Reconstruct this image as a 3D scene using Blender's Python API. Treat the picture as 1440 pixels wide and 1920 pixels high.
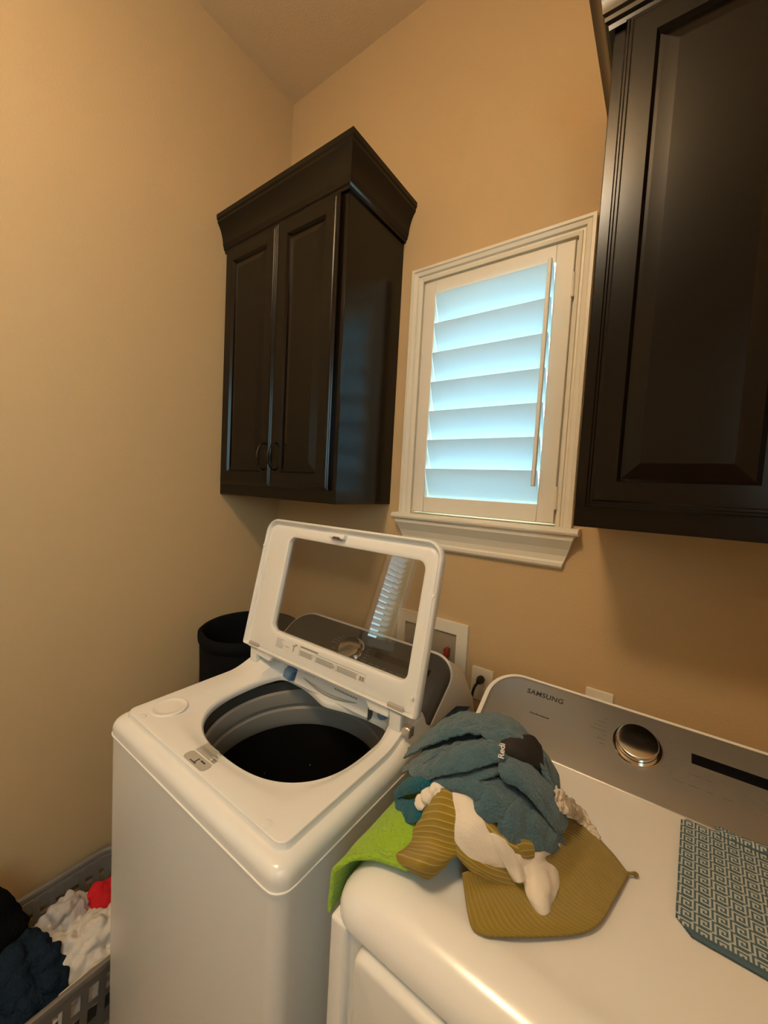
import bpy, bmesh, math, random
from mathutils import Vector, Matrix, noise

for _o in list(bpy.data.objects):
    bpy.data.objects.remove(_o, do_unlink=True)
scene = bpy.context.scene
COL = scene.collection
random.seed(7)

# ------------------------------------------------------------------ camera
CAM_C = Vector((1.5939, -1.2969, 1.6016))
CAM_R = Vector((0.80891563, 0.58539564, 0.05447425))
CAM_U = Vector((-0.07965575, 0.01732475, 0.99667187))
CAM_F = Vector((-0.58250362, 0.81056264, -0.06064439))
FPX = 734.73
cam_d = bpy.data.cameras.new('camera')
cam = bpy.data.objects.new('camera', cam_d)
COL.objects.link(cam)
cam.matrix_world = Matrix(((CAM_R.x, CAM_U.x, -CAM_F.x, CAM_C.x),
                           (CAM_R.y, CAM_U.y, -CAM_F.y, CAM_C.y),
                           (CAM_R.z, CAM_U.z, -CAM_F.z, CAM_C.z),
                           (0, 0, 0, 1)))
cam_d.sensor_fit = 'VERTICAL'
cam_d.sensor_height = 24.0
cam_d.lens = FPX / 1920 * 24.0
cam_d.clip_start = 0.02
scene.camera = cam

# ------------------------------------------------------------------ world, exposure
LAMP_STRENGTH = 64.0
SKY_STRENGTH = 7.8
world = bpy.data.worlds.new('world')
scene.world = world
world.use_nodes = True
bg = world.node_tree.nodes['Background']
bg.inputs[0].default_value = (0.58, 0.90, 1.0, 1)
bg.inputs[1].default_value = SKY_STRENGTH
vs = scene.view_settings
vs.view_transform = 'Standard'
vs.look = 'None'
vs.gamma = 1.0
vs.use_curve_mapping = False
vs.exposure = 0.0

# ------------------------------------------------------------------ materials
MATS = {}


def mat(name, color, rough=0.5, metal=0.0, bump=None, spec=0.5, coat=0.0, sheen=0.0, vary=None,
        emit=None, emit_s=0.0):
    m = bpy.data.materials.new(name)
    m.use_nodes = True
    nt = m.node_tree
    p = nt.nodes['Principled BSDF']
    p.inputs['Base Color'].default_value = (*color, 1)
    p.inputs['Roughness'].default_value = rough
    p.inputs['Metallic'].default_value = metal
    p.inputs['Specular IOR Level'].default_value = spec
    p.inputs['Coat Weight'].default_value = coat
    p.inputs['Coat Roughness'].default_value = 0.15
    p.inputs['Sheen Weight'].default_value = sheen
    if emit:
        p.inputs['Emission Color'].default_value = (*emit, 1)
        p.inputs['Emission Strength'].default_value = emit_s
    tc = None
    if bump or vary:
        tc = nt.nodes.new('ShaderNodeTexCoord')
    if bump:
        sc, st, dist = bump
        n = nt.nodes.new('ShaderNodeTexNoise')
        n.inputs['Scale'].default_value = sc
        n.inputs['Detail'].default_value = 3
        b = nt.nodes.new('ShaderNodeBump')
        b.inputs['Strength'].default_value = st
        b.inputs['Distance'].default_value = dist
        nt.links.new(tc.outputs['Object'], n.inputs['Vector'])
        nt.links.new(n.outputs['Fac'], b.inputs['Height'])
        nt.links.new(b.outputs['Normal'], p.inputs['Normal'])
    if vary:
        sc, c2, stretch = vary
        mp = nt.nodes.new('ShaderNodeMapping')
        mp.inputs['Scale'].default_value = stretch
        n2 = nt.nodes.new('ShaderNodeTexNoise')
        n2.inputs['Scale'].default_value = sc
        n2.inputs['Detail'].default_value = 4
        mx = nt.nodes.new('ShaderNodeMix')
        mx.data_type = 'RGBA'
        mx.inputs[6].default_value = (*color, 1)
        mx.inputs[7].default_value = (*c2, 1)
        nt.links.new(tc.outputs['Object'], mp.inputs['Vector'])
        nt.links.new(mp.outputs['Vector'], n2.inputs['Vector'])
        nt.links.new(n2.outputs['Fac'], mx.inputs[0])
        nt.links.new(mx.outputs[2], p.inputs['Base Color'])
    MATS[name] = m
    return m


mat('wall_paint', (0.58, 0.405, 0.215), 0.62, bump=(170, 0.35, 0.002), spec=0.3)
mat('ceiling_paint', (0.82, 0.63, 0.40), 0.75, bump=(120, 0.4, 0.002), spec=0.2)
mat('trim_white', (0.78, 0.72, 0.60), 0.38)
mat('shutter_white', (0.80, 0.74, 0.63), 0.4)
mat('floor_tile', (0.20, 0.15, 0.105), 0.35, vary=(6, (0.16, 0.12, 0.08), (1, 1, 1)))
mat('grout', (0.25, 0.2, 0.15), 0.8)
mat('espresso', (0.0055, 0.0026, 0.0016), 0.21, vary=(14, (0.003, 0.0018, 0.0013), (14, 14, 0.7)), bump=(60, 0.03, 0.001), spec=0.30)
mat('bronze', (0.035, 0.024, 0.018), 0.32, 0.8)
mat('white_enamel', (0.80, 0.77, 0.72), 0.20, spec=0.5, coat=0.1)
mat('white_plastic', (0.80, 0.77, 0.72), 0.33)
mat('silver_panel', (0.30, 0.275, 0.25), 0.34, 0.55)
mat('washer_panel', (0.085, 0.075, 0.065), 0.26, 0.3)
mat('chrome', (0.75, 0.72, 0.68), 0.14, 1.0)
mat('steel', (0.55, 0.52, 0.48), 0.28, 1.0)
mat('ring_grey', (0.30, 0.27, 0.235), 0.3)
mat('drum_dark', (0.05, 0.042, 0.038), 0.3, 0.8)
mat('black_gloss', (0.006, 0.006, 0.007), 0.12)
mat('ink', (0.02, 0.018, 0.016), 0.5)
mat('ink_soft', (0.17, 0.155, 0.14), 0.5)
mat('label_ink', (0.30, 0.27, 0.22), 0.6)
mat('label_paper', (0.78, 0.73, 0.64), 0.5)
mat('label_grey', (0.42, 0.38, 0.33), 0.5)
mat('blue_plastic', (0.13, 0.22, 0.36), 0.35)
mat('seam_dark', (0.08, 0.07, 0.06), 0.6)
mat('black_fabric', (0.006, 0.006, 0.007), 0.9, bump=(300, 0.5, 0.002), spec=0.1)
mat('black_rubber', (0.012, 0.012, 0.012), 0.5)
mat('basket_plastic', (0.17, 0.15, 0.13), 0.42)
mat('red_plastic', (0.30, 0.03, 0.015), 0.4)
mat('box_inside', (0.33, 0.27, 0.20), 0.6)
mat('lamp_metal', (0.5, 0.45, 0.38), 0.3, 0.8)
mat('lamp_glow', (1, 0.9, 0.75), 0.5, emit=(1.0, 0.80, 0.54), emit_s=LAMP_STRENGTH)

TERRY = (260, 0.9, 0.006)
mat('towel_bluegrey', (0.085, 0.150, 0.175), 0.95, bump=TERRY, spec=0.1, sheen=0.25, vary=(30, (0.062, 0.115, 0.138), (1, 1, 1)))
mat('towel_teal', (0.008, 0.105, 0.15), 0.95, bump=TERRY, spec=0.1, sheen=0.15)
mat('towel_green', (0.29, 0.46, 0.03), 0.95, bump=(160, 1.0, 0.006), spec=0.1, sheen=0.2)
mat('cloth_cream', (0.74, 0.65, 0.53), 0.95, bump=(300, 0.4, 0.002), spec=0.1, sheen=0.1)
mat('cloth_lace', (0.68, 0.57, 0.44), 0.95, bump=(150, 1.0, 0.008), spec=0.1)
mat('band_grey', (0.035, 0.03, 0.027), 0.8, bump=(500, 0.5, 0.002), spec=0.1)
mat('navy_cloth', (0.012, 0.022, 0.038), 0.95, bump=(140, 1.0, 0.006), spec=0.1)
mat('blackish_cloth', (0.005, 0.005, 0.006), 0.95, bump=(140, 1.0, 0.006), spec=0.1)
mat('white_cloth', (0.66, 0.60, 0.54), 0.9, bump=(300, 0.4, 0.003), spec=0.1)
mat('greywhite_cloth', (0.48, 0.44, 0.42), 0.9, bump=(300, 0.4, 0.003), spec=0.1)
mat('red_cloth', (0.55, 0.02, 0.025), 0.85, bump=(300, 0.4, 0.003), spec=0.1)
mat('print_light', (0.46, 0.50, 0.47), 0.9, bump=(700, 0.4, 0.002), spec=0.1)
mat('print_dark', (0.085, 0.135, 0.165), 0.9, bump=(700, 0.4, 0.002), spec=0.1)


def ribbed(name, c1, c2, scale, width):
    m = mat(name, c1, 0.95, spec=0.1, sheen=0.2)
    nt = m.node_tree
    p = nt.nodes['Principled BSDF']
    uv = nt.nodes.new('ShaderNodeUVMap')
    w = nt.nodes.new('ShaderNodeTexWave')
    w.wave_type = 'BANDS'
    w.bands_direction = 'Y'
    w.inputs['Scale'].default_value = scale
    w.inputs['Distortion'].default_value = 0.6
    w.inputs['Detail'].default_value = 1
    r = nt.nodes.new('ShaderNodeValToRGB')
    r.color_ramp.elements[0].position = width
    r.color_ramp.elements[0].color = (*c1, 1)
    r.color_ramp.elements[1].position = min(0.99, width + 0.12)
    r.color_ramp.elements[1].color = (*c2, 1)
    n = nt.nodes.new('ShaderNodeTexNoise')
    n.inputs['Scale'].default_value = 500
    ad = nt.nodes.new('ShaderNodeMath')
    ad.operation = 'ADD'
    b = nt.nodes.new('ShaderNodeBump')
    b.inputs['Strength'].default_value = 0.7
    b.inputs['Distance'].default_value = 0.003
    nt.links.new(uv.outputs[0], w.inputs['Vector'])
    nt.links.new(w.outputs['Fac'], r.inputs[0])
    nt.links.new(r.outputs[0], p.inputs['Base Color'])
    nt.links.new(w.outputs['Fac'], ad.inputs[0])
    nt.links.new(n.outputs['Fac'], ad.inputs[1])
    nt.links.new(ad.outputs[0], b.inputs['Height'])
    nt.links.new(b.outputs[0], p.inputs['Normal'])
    return m


ribbed('towel_mustard', (0.40, 0.255, 0.012), (0.60, 0.47, 0.13), 34.0, 0.90)
ribbed('towel_mustard_flat', (0.36, 0.235, 0.02), (0.42, 0.305, 0.06), 44.0, 0.82)


def glass(name, tint, gloss_tint=1.0, ior=1.5):
    m = bpy.data.materials.new(name)
    m.use_nodes = True
    nt = m.node_tree
    nt.nodes.clear()
    out = nt.nodes.new('ShaderNodeOutputMaterial')
    t = nt.nodes.new('ShaderNodeBsdfTransparent')
    t.inputs[0].default_value = (*tint, 1)
    g = nt.nodes.new('ShaderNodeBsdfGlossy')
    g.inputs['Roughness'].default_value = 0.01
    g.inputs[0].default_value = (gloss_tint,) * 3 + (1,)
    lw_ = nt.nodes.new('ShaderNodeLayerWeight')       # same from both faces of the pane
    pw = nt.nodes.new('ShaderNodeMath'); pw.operation = 'POWER'; pw.inputs[1].default_value = 5
    f = nt.nodes.new('ShaderNodeMath'); f.operation = 'MULTIPLY_ADD'
    r0 = ((ior - 1) / (ior + 1)) ** 2
    f.inputs[1].default_value = 1 - r0; f.inputs[2].default_value = r0
    nt.links.new(lw_.outputs['Facing'], pw.inputs[0])
    nt.links.new(pw.outputs[0], f.inputs[0])
    mx = nt.nodes.new('ShaderNodeMixShader')
    nt.links.new(f.outputs[0], mx.inputs[0])
    nt.links.new(t.outputs[0], mx.inputs[1])
    nt.links.new(g.outputs[0], mx.inputs[2])
    nt.links.new(mx.outputs[0], out.inputs[0])
    MATS[name] = m


glass('lid_glass', (0.80, 0.80, 0.80), ior=1.65)
glass('window_glass', (0.95, 0.97, 0.97))


def translucent(name, color, fac):
    m = bpy.data.materials.new(name)
    m.use_nodes = True
    nt = m.node_tree
    p = nt.nodes['Principled BSDF']
    p.inputs['Base Color'].default_value = (*color, 1)
    p.inputs['Roughness'].default_value = 0.45
    t = nt.nodes.new('ShaderNodeBsdfTranslucent')
    t.inputs[0].default_value = (*color, 1)
    mx = nt.nodes.new('ShaderNodeMixShader')
    mx.inputs[0].default_value = fac
    out = nt.nodes['Material Output']
    nt.links.new(p.outputs[0], mx.inputs[1])
    nt.links.new(t.outputs[0], mx.inputs[2])
    nt.links.new(mx.outputs[0], out.inputs[0])
    MATS[name] = m


translucent('louver_sky_tint', (0.70, 0.81, 0.86), 0.32)  # white louvers; the cool cast of the skylight is put into their colour
translucent('blind_white', (0.88, 0.88, 0.88), 0.7)


# ------------------------------------------------------------------ object helpers
def wloc(o):
    v = Vector((0, 0, 0))
    while o:
        v += Vector(o.location)
        o = o.parent
    return v


def link(name, data, parent=None, loc=(0, 0, 0)):
    o = bpy.data.objects.new(name, data)
    COL.objects.link(o)
    if parent:
        o.parent = parent
        o.location = Vector(loc) - wloc(parent)
    else:
        o.location = loc
    return o


def tag(o, label=None, cat=None, group=None, kind=None):
    if label: o['label'] = label
    if cat: o['category'] = cat
    if group: o['group'] = group
    if kind: o['kind'] = kind
    return o


def thing(name, loc, label, cat, group=None):
    o = link(name, None, None, loc)
    o.empty_display_size = 0.05
    return tag(o, label, cat, group)


def structure(name, loc=(0, 0, 0)):
    o = link(name, None, None, loc)
    return tag(o, kind='structure')


def finish(bm, name, m, parent=None, smooth=False, loc=(0, 0, 0), recalc=True, auto=None):
    if recalc:
        bmesh.ops.recalc_face_normals(bm, faces=bm.faces[:])
    me = bpy.data.meshes.new(name)
    bm.to_mesh(me)
    bm.free()
    ms = m if isinstance(m, (list, tuple)) else [m]
    for k in ms:
        me.materials.append(MATS[k])
    if smooth:
        for p in me.polygons:
            p.use_smooth = True
        if auto:
            me.set_sharp_from_angle(angle=math.radians(auto))
    return link(name, me, parent, loc)


def add_box(bm, lo, hi, bevel=0.0, seg=2):
    b = bmesh.new()
    bmesh.ops.create_cube(b, size=1)
    for v in b.verts:
        v.co = Vector((lo[i] + (v.co[i] + 0.5) * (hi[i] - lo[i]) for i in range(3)))
    if bevel > 0:
        bmesh.ops.bevel(b, geom=b.edges[:], offset=bevel, segments=seg, profile=0.5, affect='EDGES')
    me = bpy.data.meshes.new('t')
    b.to_mesh(me)
    b.free()
    bm.from_mesh(me)
    bpy.data.meshes.remove(me)


def box(name, lo, hi, m, parent=None, bevel=0.0, seg=2, smooth=None):
    bm = bmesh.new()
    lo2 = [min(a, b) for a, b in zip(lo, hi)]
    hi2 = [max(a, b) for a, b in zip(lo, hi)]
    add_box(bm, lo2, hi2, bevel, seg)
    return finish(bm, name, m, parent, bevel > 0, auto=40)


def loft(bm, loops, closed=True, cap0=False, cap1=False):
    rows = [[bm.verts.new(p) for p in L] for L in loops]
    n = len(rows[0])
    for a, b in zip(rows[:-1], rows[1:]):
        for i in range(n if closed else n - 1):
            j = (i + 1) % n
            bm.faces.new((a[i], a[j], b[j], b[i]))
    if cap0: bm.faces.new(rows[0][::-1])
    if cap1: bm.faces.new(rows[-1])
    return rows


def lathe(name, prof, m, parent, matrix, n=40, smooth=True, auto=35, cap=True):
    bm = bmesh.new()
    loops = [[Vector((r * math.cos(2 * math.pi * i / n), r * math.sin(2 * math.pi * i / n), z)) for i in range(n)] for r, z in prof]
    loft(bm, loops, True, cap, cap)
    bmesh.ops.transform(bm, matrix=matrix, verts=bm.verts[:])
    return finish(bm, name, m, parent, smooth, auto=auto)


def add_tube(bm, pts, r, n=10, caps=True):
    pts = [Vector(p) for p in pts]
    rr = r if isinstance(r, (list, tuple)) else [r] * len(pts)
    loops = []
    up = Vector((0, 0, 1))
    t0 = (pts[1] - pts[0]).normalized()
    if abs(t0.dot(up)) > 0.9:
        up = Vector((1, 0, 0))
    nrm = t0.cross(up).normalized()
    for i, p in enumerate(pts):
        t = (pts[min(i + 1, len(pts) - 1)] - pts[max(i - 1, 0)]).normalized()
        nrm = (nrm - t * nrm.dot(t)).normalized()
        bn = t.cross(nrm)
        loops.append([p + (nrm * math.cos(2 * math.pi * k / n) + bn * math.sin(2 * math.pi * k / n)) * rr[i] for k in range(n)])
    loft(bm, loops, True, caps, caps)


def tube(name, pts, r, m, parent=None, n=10, sub=0):
    if sub:
        pts = crspline(pts, sub)
    bm = bmesh.new()
    add_tube(bm, pts, r, n)
    return finish(bm, name, m, parent, True, auto=50)


def cr(p0, p1, p2, p3, t):
    return 0.5 * ((2 * p1) + (p2 - p0) * t + (2 * p0 - 5 * p1 + 4 * p2 - p3) * t * t + (3 * p1 - p0 - 3 * p2 + p3) * t ** 3)


def crspline(pts, k):
    pts = [Vector(p) for p in pts]
    out = []
    n = len(pts)
    for i in range(n - 1):
        p0 = pts[i - 1] if i > 0 else 2 * pts[0] - pts[1]
        p3 = pts[i + 2] if i + 2 < n else 2 * pts[-1] - pts[-2]
        for j in range(k):
            out.append(cr(p0, pts[i], pts[i + 1], p3, j / k))
    out.append(pts[-1].copy())
    return out


def sweep(bm, prof, path):
    """prof: (out, z) pairs, path: xy points; out is to the right-hand side of travel; mitred."""
    path = [Vector(p) for p in path]
    offs = []
    for i, p in enumerate(path):
        ns = []
        if i > 0:
            d = (path[i] - path[i - 1]).normalized(); ns.append(Vector((d.y, -d.x)))
        if i < len(path) - 1:
            d = (path[i + 1] - path[i]).normalized(); ns.append(Vector((d.y, -d.x)))
        if len(ns) == 1:
            offs.append(ns[0])
        else:
            s = ns[0] + ns[1]
            offs.append(s * (1.0 / (s.dot(ns[0]))))
    loops = [[Vector((p.x + o.x * a, p.y + o.y * a, z)) for a, z in prof] for p, o in zip(path, offs)]
    loft(bm, loops, True, True, True)


def rrect(x0, x1, y0, y1, r, k=8):
    """rounded rectangle outline, r scalar or (bl, br, tr, tl)"""
    rs = r if isinstance(r, (list, tuple)) else (r,) * 4
    out = []
    for (cx, cy, a0), q in zip(((x0, y0, 180), (x1, y0, 270), (x1, y1, 0), (x0, y1, 90)), rs):
        sx = 1 if cx == x0 else -1
        sy = 1 if cy == y0 else -1
        for i in range(k + 1):
            a = math.radians(a0 + 90 * i / k)
            out.append((cx + sx * q + q * math.cos(a), cy + sy * q + q * math.sin(a)))
    return out


def slab(name, outline, t0, t1, m, parent, matrix, edge=0.0, seg=3):
    """outline in local (u, v) extruded along w from t0 to t1 (t1 = front, edge rounded)"""
    bm = bmesh.new()
    c = Vector((sum(p[0] for p in outline) / len(outline), sum(p[1] for p in outline) / len(outline)))
    loops = [[Vector((u, v, t0)) for u, v in outline]]

    def inset(d):
        res = []
        n = len(outline)
        for i in range(n):
            a = Vector(outline[i - 1]); b = Vector(outline[i]); e = Vector(outline[(i + 1) % n])
            d1 = (b - a); d2 = (e - b)
            if d1.length < 1e-7: d1 = d2
            if d2.length < 1e-7: d2 = d1
            n1 = Vector((-d1.y, d1.x)).normalized(); n2 = Vector((-d2.y, d2.x)).normalized()
            s = n1 + n2
            s = s / max(0.3, s.dot(n1))
            res.append(b + s * d)
        return res
    if edge > 0:
        for i in range(seg + 1):
            a = math.pi / 2 * i / seg
            o = inset(edge * (1 - math.cos(a)))
            loops.append([Vector((p.x, p.y, t1 - edge + edge * math.sin(a))) for p in o])
    else:
        loops.append([Vector((u, v, t1)) for u, v in outline])
    loft(bm, loops, True, True, True)
    bmesh.ops.transform(bm, matrix=matrix, verts=bm.verts[:])
    return finish(bm, name, m, parent, True, auto=35)


def frame_m(o, u, v):
    u = Vector(u).normalized(); v = Vector(v).normalized(); w = u.cross(v)
    return Matrix(((u.x, v.x, w.x, o[0]), (u.y, v.y, w.y, o[1]), (u.z, v.z, w.z, o[2]), (0, 0, 0, 1)))


def text(name, s, size, m, parent, matrix, bold=0.0, spacing=1.0, sx=1.0, align='LEFT'):
    cu = bpy.data.curves.new(name, 'FONT')
    cu.body = s
    cu.size = size
    cu.offset = bold
    cu.space_character = spacing
    cu.align_x = align
    cu.extrude = 0.0002
    t = bpy.data.objects.new('tmp', cu)
    COL.objects.link(t)
    dg = bpy.context.evaluated_depsgraph_get()
    me = bpy.data.meshes.new_from_object(t.evaluated_get(dg))
    bpy.data.objects.remove(t, do_unlink=True)
    me.transform(matrix @ Matrix.Diagonal((sx, 1, 1, 1)))
    me.materials.clear()
    me.materials.append(MATS[m])
    me.name = name
    return link(name, me, parent)


def bars(name, rects, m, parent, matrix, t=0.0004):
    """small printed strokes, (u0, v0, u1, v1)"""
    bm = bmesh.new()
    for u0, v0, u1, v1 in rects:
        add_box(bm, (u0, v0, 0), (u1, v1, t))
    bmesh.ops.transform(bm, matrix=matrix, verts=bm.verts[:])
    return tag(finish(bm, name, m, parent), kind='stuff')


# ------------------------------------------------------------------ room
RX, RY, H = 2.14, -3.9, 3.40
T = 0.12
WX0, WX1, WZ0, WZ1 = 0.795, 1.322, 1.515, 2.375       # window opening in the back wall
bm = bmesh.new()
for lo, hi in (((-T, 0, 0), (WX0, T, H)), ((WX1, 0, 0), (RX + T, T, H)), ((WX0, 0, 0), (WX1, T, WZ0)), ((WX0, 0, WZ1), (WX1, T, H))):
    add_box(bm, lo, hi)
tag(finish(bm, 'wall_back', 'wall_paint'), kind='structure')
VY0, VY1, VZ0, VZ1 = -2.12, -1.80, 1.16, 2.25          # tall narrow window in the left wall, behind the camera
bm = bmesh.new()
for lo, hi in (((-T, VY1, 0), (0, 0, H)), ((-T, RY, 0), (0, VY0, H)), ((-T, VY0, 0), (0, VY1, VZ0)), ((-T, VY0, VZ1), (0, VY1, H))):
    add_box(bm, lo, hi)
tag(finish(bm, 'wall_left', 'wall_paint'), kind='structure')
UY0, UY1, UZ0, UZ1 = -2.85, -1.65, 1.62, 2.55          # unseen window added in the right wall, placed and sized as daylight fill
bm = bmesh.new()
for lo, hi in (((RX, UY1, 0), (RX + T, 0, H)), ((RX, RY, 0), (RX + T, UY0, H)), ((RX, UY0, 0), (RX + T, UY1, UZ0)), ((RX, UY0, UZ1), (RX + T, UY1, H))):
    add_box(bm, lo, hi)
tag(finish(bm, 'wall_right', 'wall_paint'), kind='structure')
tag(box('wall_front', (-T, RY - T, 0), (RX + T, RY, H), 'wall_paint'), kind='structure')
tag(box('ceiling', (-T, RY - T, H), (RX + T, T, H + 0.1), 'ceiling_paint'), kind='structure')
floor = tag(box('floor', (-T, RY - T, -0.1), (RX + T, T, -0.004), 'grout'), kind='structure')
tl = bpy.data.meshes.new('tile')
b = bmesh.new(); add_box(b, (0, 0, -0.006), (0.404, 0.404, 0), 0.002, 1); b.to_mesh(tl); b.free(); tl.materials.append(MATS['floor_tile'])
for i in range(5):
    for j in range(9):
        link('tile', tl, floor, (0.03 + i * 0.41, -0.43 - j * 0.41, 0))
BB = [(0, 0), (0.016, 0), (0.016, 0.085), (0.011, 0.1), (0.006, 0.115), (0, 0.12)]
bm = bmesh.new(); sweep(bm, BB, [(0, RY), (0, 0)]); tag(finish(bm, 'baseboard_left', 'trim_white'), kind='structure')
bm = bmesh.new(); sweep(bm, BB, [(0.016, 0), (RX - 0.016, 0)]); tag(finish(bm, 'baseboard_back', 'trim_white'), kind='structure')

# ------------------------------------------------------------------ window with plantation shutter
win = structure('window_1', (1.06, 0, 1.5))
CX0, CX1, CZ0, CZ1 = 0.751, 1.371, 1.512, 2.415
CW = CX1 - WX1 + 0.002


def casing(name, a, b, out_dir, parent, mitre0=True, mitre1=True):
    """stepped casing strip from a to b in the xz plane; out_dir points away from the opening"""
    prof = [(0, -0.0), (0, -0.013), (0.010, -0.015), (0.012, -0.011), (0.018, -0.011), (0.022, -0.018), (0.034, -0.020), (0.037, -0.024), (0.046, -0.024), (0.0465, 0.0)]
    a = Vector(a); b = Vector(b); o = Vector(out_dir); d = (b - a).normalized()
    bm = bmesh.new()
    loops = []
    for p, s, mt in ((a, -1, mitre0), (b, 1, mitre1)):
        loops.append([Vector((p.x + o.x * q + d.x * s * q * mt, y, p.y + o.y * q + d.y * s * q * mt)) for q, y in prof])
    loft(bm, loops, True, True, True)
    return finish(bm, name, 'trim_white', parent)


casing('casing', (WX0, WZ1), (WX1, WZ1), (0, 1), win)
casing('casing', (WX0, WZ0 - 0.004), (WX0, WZ1), (-1, 0), win, False, True)
casing('casing', (WX1, WZ0 - 0.004), (WX1, WZ1), (1, 0), win, False, True)
bm = bmesh.new()
add_box(bm, (WX0, 0, WZ0), (WX0 + 0.006, T, WZ1)); add_box(bm, (WX1 - 0.006, 0, WZ0), (WX1, T, WZ1)); add_box(bm, (WX0, 0, WZ1 - 0.006), (WX1, T, WZ1))
finish(bm, 'jamb', 'trim_white', win)
bm = bmesh.new()
loops = [[Vector((x, y, z)) for y, z in ((T, 1.490), (-0.044, 1.490), (-0.050, 1.494), (-0.052, 1.500), (-0.050, 1.507), (-0.044, 1.512), (T, 1.512))] for x in (0.732, 1.392)]
loft(bm, loops, True, True, True)
finish(bm, 'sill', 'trim_white', win)
bm = bmesh.new()
prof = [(0.0, 1.385), (0.012, 1.385), (0.018, 1.392), (0.018, 1.402), (0.013, 1.408), (0.014, 1.425), (0.022, 1.447), (0.036, 1.470), (0.040, 1.476), (0.040, 1.4905), (0.0, 1.4905)]
# apron: ends returned under the sill, narrowing downward
rows = []
for s, x in ((0, 0.742), (1, 1.382)):
    rows.append([Vector((x - (1.4905 - z) * 0.34 * (1 if s else -1), -a, z)) for a, z in prof])
loft(bm, rows, True, True, True)
finish(bm, 'apron', 'trim_white', win)
bm = bmesh.new()
for lo, hi in (((WX0, 0.085, WZ0), (WX0 + 0.03, 0.115, WZ1)), ((WX1 - 0.03, 0.085, WZ0), (WX1, 0.115, WZ1)), ((WX0, 0.085, WZ0), (WX1, 0.115, WZ0 + 0.03)), ((WX0, 0.085, WZ1 - 0.03), (WX1, 0.115, WZ1))):
    add_box(bm, lo, hi)
finish(bm, 'sash', 'trim_white', win)
box('pane', (WX0 + 0.03, 0.098, WZ0 + 0.03), (WX1 - 0.03, 0.102, WZ1 - 0.03), 'window_glass', win)

sh = thing('plantation_shutter', (1.06, 0, WZ0), 'white plantation shutter with seven tilted louvers in the small window', 'shutter')
SX0, SX1, SZ0, SZ1 = 0.803, 1.315, 1.521, 2.367
LX0, LX1, LZ0, LZ1 = 0.850, 1.262, 1.577, 2.316
box('stile', (SX0, -0.012, SZ0), (LX0, 0.018, SZ1), 'shutter_white', sh, 0.002, 1)
box('stile', (LX1, -0.012, SZ0), (SX1, 0.018, SZ1), 'shutter_white', sh, 0.002, 1)
box('rail', (LX0, -0.0115, LZ1), (LX1, 0.0175, SZ1), 'shutter_white', sh, 0.0015, 1)
box('rail', (LX0, -0.0115, SZ0), (LX1, 0.0175, LZ0), 'shutter_white', sh, 0.0015, 1)
NL = 7
pitch = (LZ1 - LZ0) / NL
lv = bpy.data.meshes.new('louver')
b = bmesh.new()
lw = 0.058
sec = [(-lw, 0.0), (-lw * 0.6, 0.0042), (0, 0.0055), (lw * 0.6, 0.0042), (lw, 0), (lw * 0.6, -0.0042), (0, -0.0055), (-lw * 0.6, -0.0042)]
tilt = math.radians(24)     # top edge leans into the room
loft(b, [[Vector((x, -u * math.sin(tilt) + w * math.cos(tilt), u * math.cos(tilt) + w * math.sin(tilt))) for u, w in sec] for x in (-(LX1 - LX0) / 2 + 0.004, (LX1 - LX0) / 2 - 0.004)], True, True, True)
bmesh.ops.recalc_face_normals(b, faces=b.faces[:])
b.to_mesh(lv); b.free()
lv.materials.append(MATS['louver_sky_tint'])
for p in lv.polygons: p.use_smooth = len(p.vertices) == 4
lv.set_sharp_from_angle(angle=math.radians(40))
for i in range(NL):
    link('louver', lv, sh, ((LX0 + LX1) / 2, 0.004, LZ0 + pitch * (i + 0.5)))
box('tilt_rod', (1.2485, -0.052, 1.632), (1.2605, -0.040, 2.312), 'shutter_white', sh, 0.002, 1)
for z in (2.235, 1.60):
    bm = bmesh.new()
    add_tube(bm, [(SX1 + 0.002, -0.014, z - 0.035), (SX1 + 0.002, -0.014, z + 0.035)], 0.0045, 8)
    add_box(bm, (SX1 - 0.006, -0.0135, z - 0.03), (SX1 + 0.008, -0.010, z + 0.03))
    finish(bm, 'hinge', 'trim_white', sh, True, auto=40)

# narrow window behind the camera, mirrored in the washer lid
w2 = structure('window_2', (0, -1.96, 1.7))
bm = bmesh.new()
for lo, hi in (((0, VY0 - 0.06, VZ0 - 0.06), (0.018, VY0, VZ1 + 0.06)), ((0, VY1, VZ0 - 0.06), (0.018, VY1 + 0.06, VZ1 + 0.06)), ((0, VY0, VZ1), (0.018, VY1, VZ1 + 0.06)), ((0, VY0, VZ0 - 0.06), (0.03, VY1, VZ0))):
    add_box(bm, lo, hi)
finish(bm, 'casing', 'trim_white', w2)
box('pane', (-0.1, VY0, VZ0), (-0.095, VY1, VZ1), 'window_glass', w2)
bl = thing('window_blind', (-0.04, -1.96, VZ1), 'white slatted blind mirrored in the glass of the washer lid', 'blind')
box('head_rail', (-0.06, VY0 + 0.008, VZ1 - 0.04), (-0.02, VY1 - 0.008, VZ1 - 0.002), 'blind_white', bl)
sm = bpy.data.meshes.new('slat')
b = bmesh.new()
ta = math.radians(34)
loft(b, [[Vector((u * math.cos(ta) - w * math.sin(ta), y, u * math.sin(ta) + w * math.cos(ta))) for u, w in ((-0.025, 0), (0, 0.003), (0.025, 0), (0, 0.0005))] for y in (-(VY1 - VY0) / 2 + 0.01, (VY1 - VY0) / 2 - 0.01)], True, True, True)
b.to_mesh(sm); b.free(); sm.materials.append(MATS['blind_white'])
z = VZ0 + 0.03
while z < VZ1 - 0.05:
    link('slat', sm, bl, (-0.04, (VY0 + VY1) / 2, z)); z += 0.042
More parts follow.
